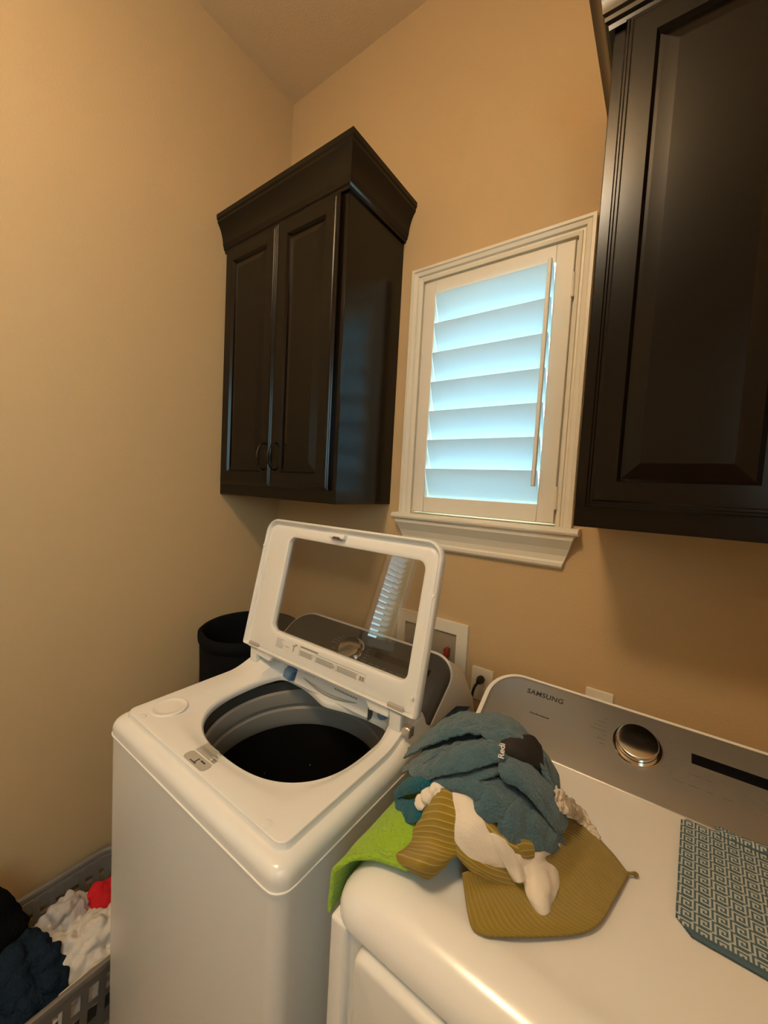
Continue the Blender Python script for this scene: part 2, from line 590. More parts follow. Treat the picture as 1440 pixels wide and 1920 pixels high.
tube('pull_cord', [(-0.012, VY1 - 0.03, VZ1 - 0.03), (-0.012, VY1 - 0.03, VZ0 + 0.35)], 0.002, 'blind_white', bl, 6)

w3 = structure('fill_window', (RX, -2.2, 1.7))  # added window out of view, lets in fill light
bm = bmesh.new()
for lo, hi in (((RX - 0.018, UY0 - 0.07, UZ0 - 0.07), (RX, UY0, UZ1 + 0.07)), ((RX - 0.018, UY1, UZ0 - 0.07), (RX, UY1 + 0.07, UZ1 + 0.07)), ((RX - 0.018, UY0, UZ1), (RX, UY1, UZ1 + 0.07)), ((RX - 0.03, UY0, UZ0 - 0.07), (RX, UY1, UZ0))):
    add_box(bm, lo, hi)
finish(bm, 'casing', 'trim_white', w3)
bm = bmesh.new()
add_box(bm, (RX + 0.06, UY0, 2.07), (RX + 0.09, UY1, 2.10))
finish(bm, 'meeting_rail', 'trim_white', w3)
box('pane', (RX + 0.073, UY0, UZ0), (RX + 0.077, UY1, UZ1), 'window_glass', w3)

# ------------------------------------------------------------------ ceiling light
cl = thing('ceiling_light', (1.05, -1.85, H), 'flat round frosted ceiling light behind the camera', 'ceiling light')
LZ = H - 0.17
lathe('canopy', [(0.065, 0), (0.065, -0.012), (0.03, -0.03), (0.008, -0.034)], 'lamp_metal', cl, Matrix.Translation((1.05, -1.85, H)), 24)
tube('stem', [(1.05, -1.85, H - 0.03), (1.05, -1.85, LZ + 0.04)], 0.008, 'lamp_metal', cl, 10)
lathe('globe', [(0.004, 0.055)] + [(0.19 * math.sin(a), 0.055 * math.cos(a)) for a in [i * math.pi / 14 for i in range(1, 14)]] + [(0.004, -0.055)], 'lamp_glow', cl, Matrix.Translation((1.05, -1.85, LZ)), auto=None)



# ------------------------------------------------------------------ wall cabinets
def cab_door(cab, x0, x1, z0, z1, yf, hx):
    """raised panel door; yf = front face; hx = handle x"""
    d = bmesh.new()
    st = 0.055
    yb = yf + 0.02

    def ring(ins, y):
        return [Vector((x0 + ins, y, z0 + ins)), Vector((x1 - ins, y, z0 + ins)), Vector((x1 - ins, y, z1 - ins)), Vector((x0 + ins, y, z1 - ins))]
    loft(d, [ring(0, yb), ring(0, yf + 0.008), ring(0.003, yf + 0.005), ring(0.006, yf + 0.005), ring(0.009, yf + 0.002), ring(0.013, yf + 0.002), ring(0.016, yf), ring(st, yf), ring(st + 0.006, yf + 0.009)], True, True, True)
    door = finish(d, 'door', 'espresso', cab)
    p = bmesh.new()
    s2 = st + 0.006
    loft(p, [ring(s2, yf + 0.0092), ring(s2, yf + 0.0088), ring(s2 + 0.006, yf + 0.0075), ring(s2 + 0.030, yf + 0.0015), ring(s2 + 0.032, yf + 0.001)], True, False, True)
    finish(p, 'raised_panel', 'espresso', door)
    # arched pull
    zc = z0 + 0.115
    h = bmesh.new()
    n = 16
    pts = []; rs = []
    for i in range(n + 1):
        t = i / n
        zz = zc + 0.052 * (1 - 2 * t)
        yy = yf - 0.030 * math.sin(math.pi * t) ** 0.45
        pts.append((hx, yy, zz))
        rs.append(0.0032 + 0.0028 * max(0, math.sin(math.pi * t)) ** 6)
    add_tube(h, pts, rs, 8)
    finish(h, 'handle', 'bronze', door, True)


def wall_cabinet(x0, x1, y, zb, zt, crown_left, label):
    cab = thing('wall_cabinet', ((x0 + x1) / 2, 0, zb), label, 'cabinet', 'dark wall cabinets')
    box('carcass', (x0, y, zb), (x1, 0, zt - 0.01), 'espresso', cab, 0.0015, 1)
    yf = y - 0.02
    mid = (x0 + x1) / 2 + 0.012 if crown_left is None else (x0 + x1) / 2
    g = 0.022
    cab_door(cab, x0 + g, mid - 0.0015, zb + 0.045, zt - 0.135, yf, mid - 0.032)
    cab_door(cab, mid + 0.0015, x1 - g - 0.004, zb + 0.045, zt - 0.135, yf, mid + 0.032)
    prof = [(0, zt - 0.135), (0.010, zt - 0.135), (0.012, zt - 0.126), (0.019, zt - 0.122), (0.020, zt - 0.114), (0.024, zt - 0.108), (0.025, zt - 0.100), (0.0265, zt - 0.090), (0.029, zt - 0.080), (0.033, zt - 0.069), (0.038, zt - 0.058), (0.045, zt - 0.047), (0.053, zt - 0.037), (0.060, zt - 0.030), (0.060, zt - 0.022), (0.066, zt - 0.016), (0.067, zt), (0, zt)]
    bm = bmesh.new()
    if crown_left is None:
        path = [(x0, y), (x1, y), (x1, 0)]
    else:
        path = [(x0, 0), (x0, y), (x1, y)]
    sc = 0.75 if crown_left is None else 0.9
    sweep(bm, [(a * sc, q) for a, q in prof], path)
    finish(bm, 'crown_molding', 'espresso', cab, True, auto=24)
    return cab


wall_cabinet(0.002, 0.689, -0.323, 1.538, 2.685, None, 'dark espresso wall cabinet with crown molding in the corner left of the window')
wall_cabinet(1.429, 2.132, -0.345, 1.541, 2.70, True, 'dark espresso wall cabinet right of the window, above the dryer')

# ------------------------------------------------------------------ washing machine
WAX0, WAX1, WAY0, WAY1 = 0.440, 1.134, -0.892, -0.10
wa = thing('washing_machine', ((WAX0 + WAX1) / 2, -0.5, 0), 'white top-load washing machine with its glass lid standing open', 'washing machine')
bm = bmesh.new()
ol = rrect(WAX0 + 0.002, WAX1 - 0.002, WAY0 + 0.002, WAY1, (0.03, 0.03, 0.012, 0.012), 6)
loft(bm, [[Vector((x, y, z)) for x, y in ol] for z in (0.03, 0.913)], True, True, False)
finish(bm, 'body', 'white_enamel', wa, True, auto=35)
for x in (WAX0 + 0.06, WAX1 - 0.06):
    for y in (WAY0 + 0.06, WAY1 - 0.06):
        lathe('foot', [(0.02, 0), (0.02, 0.01), (0.012, 0.012), (0.012, 0.031)], 'black_rubber', wa, Matrix.Translation((x, y, 0)), 12)

HC = Vector((0.817, -0.567)); HR = 0.236
CLIPY = -0.452
DY1 = -0.355


def sdf_rr(p, ins, r=0.035):
    cx, cy = (WAX0 + WAX1) / 2, (WAY0 + DY1) / 2
    hx, hy = (WAX1 - WAX0) / 2 - ins, (DY1 - WAY0) / 2 - ins
    r = max(0.012, r - ins * 0.4)
    qx, qy = abs(p.x - cx) - hx + r, abs(p.y - cy) - hy + r
    return math.hypot(max(qx, 0), max(qy, 0)) + min(max(qx, qy), 0) - r


def ray_rr(d, ins):
    lo, hi = 0.0, 1.2
    for _ in range(34):
        m_ = (lo + hi) / 2
        if sdf_rr(HC + d * m_, ins) < 0: lo = m_
        else: hi = m_
    return (lo + hi) / 2


def sstep(a, b_, x):
    t = min(1, max(0, (x - a) / (b_ - a)))
    return t * t * (3 - 2 * t)


def deck_rise(x, y):
    mid = sstep(0.60, 0.66, x) * (1 - sstep(1.00, 1.06, x))
    return (1 - mid) * 0.040 * sstep(-0.56, -0.40, y) + mid * 0.052 * sstep(CLIPY - 0.002, CLIPY + 0.020, y)


NA = 240
angs = []
for i in range(NA):
    angs.append(2 * math.pi * i / NA)
# add exact corner directions
for cx, cy in ((WAX0 + .02, WAY0 + .02), (WAX1 - .02, WAY0 + .02), (WAX1 - .02, DY1 - .02), (WAX0 + .02, DY1 - .02)):
    a = math.atan2(cy - HC.y, cx - HC.x) % (2 * math.pi)
    angs += [a + k * 0.012 for k in (-3, -2, -1, 0, 1, 2, 3)]
angs = sorted(set(round(a % (2 * math.pi), 5) for a in angs))
dirs = [Vector((math.cos(a), math.sin(a))) for a in angs]


def hole_r(d, R):
    R = ((abs(d.x) / 0.236) ** 2.6 + (abs(d.y) / 0.218) ** 2.6) ** (-1 / 2.6) + R - HR      # slightly squarish opening
    if d.y > 1e-4:
        q = 24.0
        t = (CLIPY - HC.y + (R - HR)) / d.y
        return (R ** -q + t ** -q) ** (-1 / q)
    return R


loops = []
for R, z in ((HR + 0.006, 0.944), (HR + 0.001, 0.946), (HR, 0.956), (HR + 0.002, 0.9615), (HR + 0.006, 0.9650)):
    L = []
    for d in dirs:
        p = HC + d * hole_r(d, R)
        L.append(Vector((p.x, p.y, z)))
    loops.append(L)
outs = [(0.036, 0.9745), (0.032, 0.9740), (0.0308, 0.9725), (0.0296, 0.9620), (0.0280, 0.9595), (0.022, 0.9590), (0.013, 0.9575), (0.006, 0.9520), (0.0015, 0.9440), (0.0, 0.936)]
ro = [[ray_rr(d, ins) for d in dirs] for ins, _ in outs]
for f in (0.10, 0.2, 0.32, 0.45, 0.6, 0.75, 0.9):
    L = []
    for k, d in enumerate(dirs):
        r0 = hole_r(d, HR + 0.006); r1 = ro[0][k]
        p = HC + d * (r0 + (r1 - r0) * f)
        L.append(Vector((p.x, p.y, 0.9650 + (0.9745 - 0.9650) * sstep(0, 0.5, f) + deck_rise(p.x, p.y))))
    loops.append(L)
for (ins, z), rr_ in zip(outs, ro):
    L = []
    for k, d in enumerate(dirs):
        p = HC + d * rr_[k]
        L.append(Vector((p.x, p.y, z + deck_rise(p.x, p.y) * (1 if z > 0.958 else 0.6))))
    loops.append(L)
loops.append([Vector((HC.x + d.x * ro[-1][k], HC.y + d.y * ro[-1][k], 0.921)) for k, d in enumerate(dirs)])
loops.append([Vector((HC.x + d.x * (ro[-1][k] + 0.0025), HC.y + d.y * (ro[-1][k] + 0.0025), 0.920)) for k, d in enumerate(dirs)])
loops.append([Vector((HC.x + d.x * (ro[-1][k] + 0.0025), HC.y + d.y * (ro[-1][k] + 0.0025), 0.9165)) for k, d in enumerate(dirs)])
loops.append([Vector((HC.x + d.x * (ro[-1][k] - 0.02), HC.y + d.y * (ro[-1][k] - 0.02), 0.9135)) for k, d in enumerate(dirs)])
bm = bmesh.new()
loft(bm, loops)
deck = finish(bm, 'top_deck', 'white_enamel', wa, True, auto=32)
# shallow round dimple on the deck, front left
lathe('dimple', [(0.047, 0.0), (0.045, 0.0026), (0.042, 0.0034), (0.039, 0.0028), (0.035, 0.0010), (0.026, 0.0006), (0.004, 0.0005)], 'white_enamel', deck, Matrix.Translation((0.540, -0.782, 0.9742)), 40)
for x, y in ((0.531, -0.848), (1.046, -0.849)):
    lathe('bumper', [(0.011, 0.0), (0.0105, 0.0016), (0.008, 0.0024), (0.001, 0.0026)], 'white_plastic', deck, Matrix.Translation((x, y, 0.9742)), 20)
# tub
n = 72
mt = Matrix.Translation((HC.x, HC.y - 0.0, 0))
lathe('tub_ring', [(0.262, 0.93), (0.262, 0.90), (0.262, 0.875)], 'seam_dark', wa, mt, n, cap=False, auto=None)
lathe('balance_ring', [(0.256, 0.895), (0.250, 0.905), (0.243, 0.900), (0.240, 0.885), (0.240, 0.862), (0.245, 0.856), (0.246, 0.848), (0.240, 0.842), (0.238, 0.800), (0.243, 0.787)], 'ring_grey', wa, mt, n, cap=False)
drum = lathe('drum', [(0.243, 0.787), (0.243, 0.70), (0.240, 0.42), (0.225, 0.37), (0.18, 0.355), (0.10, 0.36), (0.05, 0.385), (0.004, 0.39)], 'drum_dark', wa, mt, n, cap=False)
hm = bpy.data.meshes.new('drum_rivet')
b = bmesh.new(); bmesh.ops.create_uvsphere(b, u_segments=8, v_segments=5, radius=0.0035); b.to_mesh(hm); b.free(); hm.materials.append(MATS['chrome'])
for i in range(10):
    for zz in (0.52, 0.64):
        a = 2 * math.pi * (i + 0.5 * (zz > 0.6)) / 10
        link('drum_rivet', hm, drum, (HC.x + 0.2405 * math.cos(a), HC.y + 0.2405 * math.sin(a), zz))
# detergent drawer across the back of the opening
dm = frame_m((0.815, CLIPY - 0.001, 0.962), (1, 0, 0), (0, 0.38, 1))
dr_ = slab('detergent_drawer', rrect(-0.145, 0.155, 0.0, 0.050, 0.006, 3), -0.01, 0.004, 'white_plastic', wa, dm, 0.002)
bm = bmesh.new()
arc = []
for i in range(13):
    t = i / 12
    arc.append((-0.11 + 0.22 * t, 0.026 - 0.014 * math.sin(math.pi * t), 0.0045))
add_tube(bm, arc, [0.001 + 0.004 * math.sin(math.pi * i / 12) for i in range(13)], 8)
bmesh.ops.transform(bm, matrix=dm, verts=bm.verts[:])
finish(bm, 'drawer_grip', 'label_grey', dr_, True)
bars('drawer_print', [(-0.11 + 0.012 * i, 0.041, -0.104 + 0.012 * i, 0.044) for i in range(4)] + [(0.02 + 0.01 * i, 0.034, 0.028 + 0.01 * i, 0.038) for i in range(9)], 'label_ink', dr_, dm @ Matrix.Translation((0, 0, 0.0041)))
slab('fill_spout', [(-0.188, 0.006), (-0.158, 0.002), (-0.152, 0.030), (-0.160, 0.043), (-0.178, 0.043), (-0.190, 0.028)], -0.01, 0.020, 'blue_plastic', wa, dm, 0.006)
slab('button', [(0.196 + 0.014 * math.cos(2 * math.pi * i / 20), 0.026 + 0.014 * math.sin(2 * math.pi * i / 20)) for i in range(20)], -0.01, 0.004, 'blue_plastic', wa, dm, 0.002)
box('drawer_seam', (0.9715, CLIPY - 0.004, 0.958), (0.9730, CLIPY + 0.02, 1.010), 'seam_dark', wa)
# sticker on the deck
smx = frame_m((0.752, -0.856, 0.9748), (1, 0, 0), (0, 1, 0))
slab('sticker_badge', rrect(0, 0.084, 0.0, 0.026, 0.010, 5), 0, 0.0005, 'label_grey', deck, smx)
bars('badge_mark', [(0.040, 0.004, 0.043, 0.019), (0.043, 0.004, 0.048, 0.007), (0.050, 0.016, 0.066, 0.019), (0.026, 0.004, 0.040, 0.006)], 'ink', deck, smx @ Matrix.Translation((0, 0, 0.0006)))
rc_ = []
for r_ in range(9):
    y_ = 0.030 + r_ * 0.0035
    rc_.append((0.004, y_, 0.004 + 0.05 + 0.028 * random.random(), y_ + 0.0017))
rc_.append((0.066, 0.030, 0.078, 0.040))
bars('sticker_print', rc_, 'label_ink', deck, smx @ Matrix.Translation((0, 0, 0.0003)))


# ---- control consoles (washer and dryer share the shape)
def console(root, x0, x1, yb, zb, yt, zt, yback, pmat, washer):
    w = x1 - x0
    v = Vector((0, yt - yb, zt - zb)); Lv = v.length; v.normalize()
    M = frame_m((x0, yb, zb), (1, 0, 0), v)          # u right, v up the slope, w out of the panel (to the front)
    out = rrect(0.0, w, -0.02, Lv, (0.01, 0.01, 0.085, 0.085), 10)
    # white housing behind the panel
    bm = bmesh.new()
    front = [M @ Vector((u, q, 0.0)) for u, q in out]
    rim = [M @ Vector((u, q, -0.012)) for u, q in out]
    mid = []; back = []; rear = []
    for (u, q) in out:
        f = max(0.0, min(1, q / Lv))
        base = M @ Vector((u, q, 0))
        mid.append(Vector((base.x, base.y + (yback - base.y) * 0.5, zb - 0.06 + (base.z - zb + 0.06) * 0.72)))
        back.append(Vector((base.x, base.y + (yback - base.y) * 0.85, zb - 0.10 + (base.z - zb + 0.10) * 0.30)))
        rear.append(Vector((base.x, yback, zb - 0.14 + (base.z - zb + 0.14) * 0.05)))
    loft(bm, [front, rim, mid, back, rear], True, True, True)
    finish(bm, 'console_housing', 'white_plastic', root, True, auto=50)
    # grey fascia, inset from the white edge at top, rolled at the rim
    o2 = rrect(0.012, w - (0.004 if washer else 0.012), -0.024, Lv - 0.010, (0.012, 0.012, 0.078, 0.078), 10)
    pn = slab('control_panel', o2, -0.005, 0.014, pmat, root, M, 0.012, 5)
    P2 = M @ Matrix.Translation((0, 0, 0.0143))
    kx, kv = w * 0.53 - (0.035 if washer else 0.012), Lv * 0.50
    K = P2 @ Matrix.Translation((kx, kv, 0))
    kb = lathe('knob_ring', [(0.048, -0.002), (0.048, 0.001), (0.046, 0.003), (0.0425, 0.003), (0.0415, 0.001)], 'chrome', root, K, 48)
    lathe('knob', [(0.040, -0.002), (0.040, 0.016), (0.038, 0.0185), (0.0365, 0.019), (0.001, 0.0165)], 'chrome', root, K, 48, auto=25)
    dx = kx + 0.095
    slab('display', [(dx, kv + 0.004), (dx + 0.20, kv + 0.004), (dx + 0.20, kv + 0.026), (dx, kv + 0.026)], -0.001, 0.0008, 'black_gloss', root, P2)
    text('brand_lettering', 'SAMSUNG', 0.0185, 'ink', pn, P2 @ Matrix.Translation((0.105, Lv * 0.70, 0)), bold=0.0004, spacing=1.08, sx=1.0)
    bars('model_print', [(0.128 + i * 0.0045, Lv * 0.42, 0.1315 + i * 0.0045, Lv * 0.42 + 0.0026 + 0.001 * (i % 3 == 0)) for i in range(10)], 'ink', pn, P2)
    rc = []
    rnd = random.Random(4)
    for r_ in range(7):
        q = Lv * 0.36 + r_ * 0.0105
        a = kx - 0.062 - 0.012 * abs(r_ - 3) * 0 - 0.034 * rnd.random()
        rc.append((a, q, kx - 0.060, q + 0.0022))
        rc.append((kx + 0.058, q - 0.004, kx + 0.062 + 0.026 * rnd.random(), q - 0.0018))
    for r_ in range(9):
        a = dx - 0.03 + r_ * 0.026
        rc.append((a, kv - 0.022, a + 0.012 + 0.008 * rnd.random(), kv - 0.0195))
        rc.append((a, kv - 0.045, a + 0.010 + 0.01 * rnd.random(), kv - 0.0425))
    bars('panel_print', rc, 'ink_soft', pn, P2)
    return M


console(wa, WAX0 + 0.002, WAX1 - 0.002, -0.372, 0.985, -0.215, 1.100, -0.07, 'washer_panel', True)

# ---- lid, hinged at the back and standing open
th = 0.216
lid_o = Vector((0.0, -0.482, 1.043))
LM = frame_m(lid_o, (1, 0, 0), (0, math.sin(th), math.cos(th)))   # w axis points to the front (towards the viewer)
lx0, lx1, lv1 = 0.446, 1.146, 0.440
lid = None
gx0, gx1, gv0, gv1 = 0.566, 1.096, 0.074, 0.380


def bow(o):
    res = []
    for u, q in o:
        t = (u - lx0) / (lx1 - lx0)
        res.append((u, q + (0.020 * (4 * t * (1 - t)) - 0.006) * sstep(0.30, lv1, q)))
    return res


def lid_ring(ins, w):
    return [Vector((u, q, w)) for u, q in bow(rrect(lx0 + ins, lx1 - ins, 0.0 + ins * 0.3, lv1 - ins, (0.006, 0.006, max(.02, 0.045 - ins), max(.02, 0.045 - ins)), 8))]


def glass_ring(ins, w, r=0.022):
    return [Vector((u, q, w)) for u, q in bow(rrect(gx0 - ins, gx1 + ins, gv0 - ins, gv1 + ins, r + ins, 8))]


bm = bmesh.new()
loft(bm, [glass_ring(0, -0.008), glass_ring(0.001, 0.002), glass_ring(0.004, 0.004), glass_ring(0.012, 0.0045),
          lid_ring(0.030, 0.004), lid_ring(0.024, 0.003), lid_ring(0.020, 0.0), lid_ring(0.013, 0.0), lid_ring(0.010, 0.012), lid_ring(0.006, 0.015), lid_ring(0.002, 0.013), lid_ring(0.0, 0.008),
          lid_ring(0.0, -0.006), lid_ring(0.006, -0.014), lid_ring(0.03, -0.017), glass_ring(0.0, -0.017), glass_ring(0, -0.008)])
bmesh.ops.transform(bm, matrix=LM, verts=bm.verts[:])
lid = finish(bm, 'lid', 'white_plastic', wa, True, auto=50)
lid['label'] = 'open white lid frame around a clear glass window'
slab('lid_glass', bow(rrect(gx0 - 0.008, gx1 + 0.008, gv0 - 0.008, gv1 + 0.008, 0.028, 8)), -0.012, -0.009, 'lid_glass', lid, LM)
# skirt with hinge cut-outs below the frame
sk = [(0.484, 0.004), (0.484, -0.020), (0.585, -0.026), (0.600, -0.010), (0.985, -0.010), (1.000, -0.028), (1.060, -0.026), (1.062, 0.004)]
slab('lid_skirt', [(u, q) for u, q in sk], -0.010, 0.003, 'white_plastic', lid, LM, 0.003)
for hx in (0.500, 1.080):
    box('hinge', (hx - 0.018, -0.488, 0.985), (hx + 0.018, -0.462, 1.045), 'white_plastic', wa, 0.005, 2)
    box('hinge_socket', (hx - 0.024, -0.4915, 1.040), (hx + 0.024, -0.474, 1.058), 'label_grey', wa, 0.002, 1)
box('hinge_clip', (1.104, -0.493, 0.990), (1.130, -0.470, 1.016), 'steel', wa, 0.003, 1)
# latch hook
slab('latch_hook', rrect(0.755, 0.815, 0.402, 0.418, 0.005, 3), 0.003, 0.020, 'white_plastic', lid, LM, 0.004)
slab('latch_slot', rrect(0.772, 0.800, 0.400, 0.408, 0.003, 3), 0.004, 0.0215, 'seam_dark', lid, LM)
# small rubber bumpers and screws
for u, q in ((0.4535, 0.34), (1.138, 0.30), (1.122, 0.045), (0.4535, 0.05)):
    lathe('bumper', [(0.005, 0), (0.0045, 0.003), (0.0008, 0.004)], 'white_plastic', lid, LM @ Matrix.Translation((u, q, 0.013 if q > .06 else 0.0045)), 12)
# printed warning strip on the lower rail
lab = []
for (a0, a1, q0, q1, rows_) in ((0.604, 0.640, 0.030, 0.060, 6), (0.648, 0.668, 0.040, 0.044, 1), (0.716, 0.778, 0.032, 0.048, 6), (0.786, 0.862, 0.032, 0.048, 6), (0.870, 0.948, 0.032, 0.048, 6)):
    for r_ in range(rows_):
        q = q0 + (q1 - q0) * r_ / max(1, rows_)
        lab.append((a0, q, a1 - 0.012 * random.random(), q + 0.0014))
lab += [(0.712, 0.030, 0.7126, 0.062), (0.7815, 0.030, 0.7821, 0.053), (0.8655, 0.030, 0.8661, 0.053), (0.972, 0.030, 0.9726, 0.053), (0.786, 0.052, 0.9726, 0.053),
        (0.953, 0.033, 0.960, 0.045), (0.962, 0.033, 0.969, 0.045), (0.716, 0.055, 0.79, 0.060), (0.684, 0.034, 0.688, 0.050), (0.680, 0.050, 0.694, 0.053), (0.690, 0.054, 0.700, 0.058)]
bars('warning_print', lab, 'label_ink', lid, LM @ Matrix.Translation((0, 0, 0.0046)))

# ------------------------------------------------------------------ dryer
DX0, DX1, DYF, DYB, DZ = 1.227, 1.921, -0.876, -0.09, 1.014
dy = thing('dryer', ((DX0 + DX1) / 2, -0.48, 0), 'white clothes dryer with a grey control panel, laundry heaped on top', 'dryer')
bm = bmesh.new()
ol = rrect(DX0 + 0.003, DX1 - 0.003, DYF + 0.014, DYB, (0.02, 0.02, 0.01, 0.01), 5)
loft(bm, [[Vector((x, y, z)) for x, y in ol] for z in (0.03, 0.956)], True, True, True)
finish(bm, 'body', 'white_enamel', dy, True, auto=35)
for x in (DX0 + 0.06, DX1 - 0.06):
    for y in (DYF + 0.08, DYB - 0.06):
        lathe('foot', [(0.02, 0), (0.02, 0.01), (0.012, 0.012), (0.012, 0.031)], 'black_rubber', dy, Matrix.Translation((x, y, 0)), 12)
bm = bmesh.new()


def dtop(ins, z, f=0.0):
    return [Vector((x, y, z)) for x, y in rrect(DX0 + ins, DX1 - ins, DYF + ins + f, DYB + 0.0, (0.045, 0.045, 0.01, 0.01), 8)]


loft(bm, [dtop(0.012, 0.954), dtop(0.0, 0.957), dtop(0.0, 0.967), dtop(0.003, 0.979), dtop(0.010, 0.991), dtop(0.021, 1.0015), dtop(0.036, 1.009), dtop(0.053, 1.0130), dtop(0.066, DZ), dtop(0.078, DZ - 0.001), dtop(0.090, DZ - 0.0035), dtop(0.11, DZ - 0.004)], True, True, True)
finish(bm, 'top', 'white_enamel', dy, True, auto=40)
# front: left column strip, recessed channel and door panel
fm = frame_m((DX0, DYF + 0.014, 0), (1, 0, 0), (0, 0, 1))
slab('front_column', rrect(0.004, 0.036, 0.04, 0.955, 0.006, 3), -0.01, 0.012, 'white_enamel', dy, fm, 0.005)
slab('front_column', rrect(0.658, 0.690, 0.04, 0.955, 0.006, 3), -0.01, 0.012, 'white_enamel', dy, fm, 0.005)
dd = slab('door', rrect(0.055, 0.639, 0.22, 0.944, 0.022, 6), -0.004, 0.022, 'white_enamel', dy, fm, 0.012, 5)
slab('door_grip', rrect(0.59, 0.625, 0.52, 0.68, 0.012, 5), 0.02, 0.024, 'label_grey', dd, fm)
slab('kick_panel', rrect(0.042, 0.652, 0.05, 0.20, 0.01, 4), -0.004, 0.010, 'white_enamel', dy, fm, 0.004)
console(dy, DX0 + 0.002, DX1 - 0.002, -0.352, 1.006, -0.190, 1.102, -0.07, 'silver_panel', False)

# ------------------------------------------------------------------ wall fittings
ob = thing('washer_supply_box', (0.915, 0, 0.85), 'white recessed water supply box behind the washer lid', 'wall box')
bm = bmesh.new()
for lo, hi in (((0.767, -0.012, 1.090), (1.062, 0, 1.132)), ((0.767, -0.012, 0.83), (0.802, 0, 1.090)), ((1.020, -0.012, 0.83), (1.062, 0, 1.090)), ((0.802, -0.012, 0.83), (1.020, 0, 0.90))):
    add_box(bm, lo, hi)
finish(bm, 'frame', 'trim_white', ob)
bm = bmesh.new()
add_box(bm, (0.802, -0.003, 0.90), (1.020, -0.0005, 1.090))
finish(bm, 'recess', 'box_inside', ob)
for x, m in ((0.85, 'blue_plastic'), (0.985, 'red_plastic')):
    bm = bmesh.new()
    add_tube(bm, [(x, -0.008, 0.93), (x, -0.008, 1.0)], 0.008, 10)
    vb = finish(bm, 'valve', 'steel', ob, True, auto=40)
    box('valve_handle', (x - 0.006, -0.028, 1.0), (x + 0.012, -0.004, 1.035), m, vb, 0.003, 1)

op = thing('outlet_plate', (1.122, 0, 0.94), 'white outlet plate with a black plug between washer and dryer', 'outlet')
om = frame_m((1.122, 0, 0.939), (1, 0, 0), (0, 0, 1))
slab('plate', rrect(-0.038, 0.038, -0.058, 0.058, 0.004, 3), 0.0, 0.006, 'trim_white', op, om, 0.002)
for q in (-0.022, 0.022):
    slab('socket', [(0.017 * math.cos(2 * math.pi * i / 24), q + 0.0145 * math.sin(2 * math.pi * i / 24)) for i in range(24)], 0.004, 0.0075, 'trim_white', op, om, 0.001)
pc = thing('power_cord', (1.124, -0.02, 0.5), 'black power cord plugged into the wall outlet', 'cord')
lathe('plug', [(0.006, 0.0), (0.013, 0.002), (0.014, 0.012), (0.011, 0.022), (0.006, 0.034), (0.001, 0.035)], 'black_rubber', pc, frame_m((1.122, -0.0078, 0.961), (0.9, 0, 0.3), (-0.3, 0.0, 0.9)) @ Matrix.Identity(4), 16)
tube('cable', [(1.120, -0.036, 0.957), (1.115, -0.05, 0.945), (1.109, -0.052, 0.91), (1.112, -0.045, 0.85), (1.13, -0.04, 0.7), (1.17, -0.04, 0.4), (1.19, -0.04, 0.05)], 0.0045, 'black_rubber', pc, 8, 6)
op2 = thing('outlet_plate', (1.478, 0, 0.985), 'white wall plate peeking above the dryer control panel', 'outlet')
om = frame_m((1.478, 0, 0.986), (1, 0, 0), (0, 0, 1))
slab('plate', rrect(-0.036, 0.036, -0.058, 0.058, 0.004, 3), 0.0, 0.007, 'trim_white', op2, om, 0.002)
for q in (-0.022, 0.022):
    slab('socket', [(0.017 * math.cos(2 * math.pi * i / 24), q + 0.0145 * math.sin(2 * math.pi * i / 24)) for i in range(24)], 0.005, 0.0085, 'trim_white', op2, om, 0.001)
# ------------------------------------------------------------------ laundry
# ------------------------------------------------------------------ laundry helpers
def pray(px, py):
    return CAM_F + CAM_R * ((px - 720) / FPX) - CAM_U * ((py - 960) / FPX)


def at(px, py, axis, val):
    d = pray(px, py)
    return CAM_C + d * ((val - CAM_C[axis]) / d[axis])


MC = Vector((1.358, -0.590)); MA = (0.150, 0.185, 0.150)
TOP = DZ - 0.001


def mound(x, y):
    q = ((x - MC.x) / MA[0]) ** 2 + ((y - MC.y) / MA[1]) ** 2
    return TOP + (MA[2] * math.sqrt(1 - q) if q < 1 else 0.0)


def on_pile(px, py, off=0.0):
    """point of the heap of laundry on the dryer (lifted by off) that lies along this line of sight"""
    d = pray(px, py)
    best = None; bd = 9
    t0 = (-1.0 - CAM_C.y) / d.y; t1 = (-0.40 - CAM_C.y) / d.y
    n = 260
    for i in range(n + 1):
        p = CAM_C + d * (t0 + (t1 - t0) * i / n)
        g = p.z - mound(p.x, p.y) - off
        if g <= 0:
            return p
        if g < bd:
            bd = g; best = p
    return best


def grid_pts(rows, ku, kv):
    """bicubic surface through rows of control points"""
    a = [crspline(r, ku) for r in rows]
    cols = [crspline([a[i][j] for i in range(len(a))], kv) for j in range(len(a[0]))]
    return [[cols[j][i] for j in range(len(cols))] for i in range(len(cols[0]))]


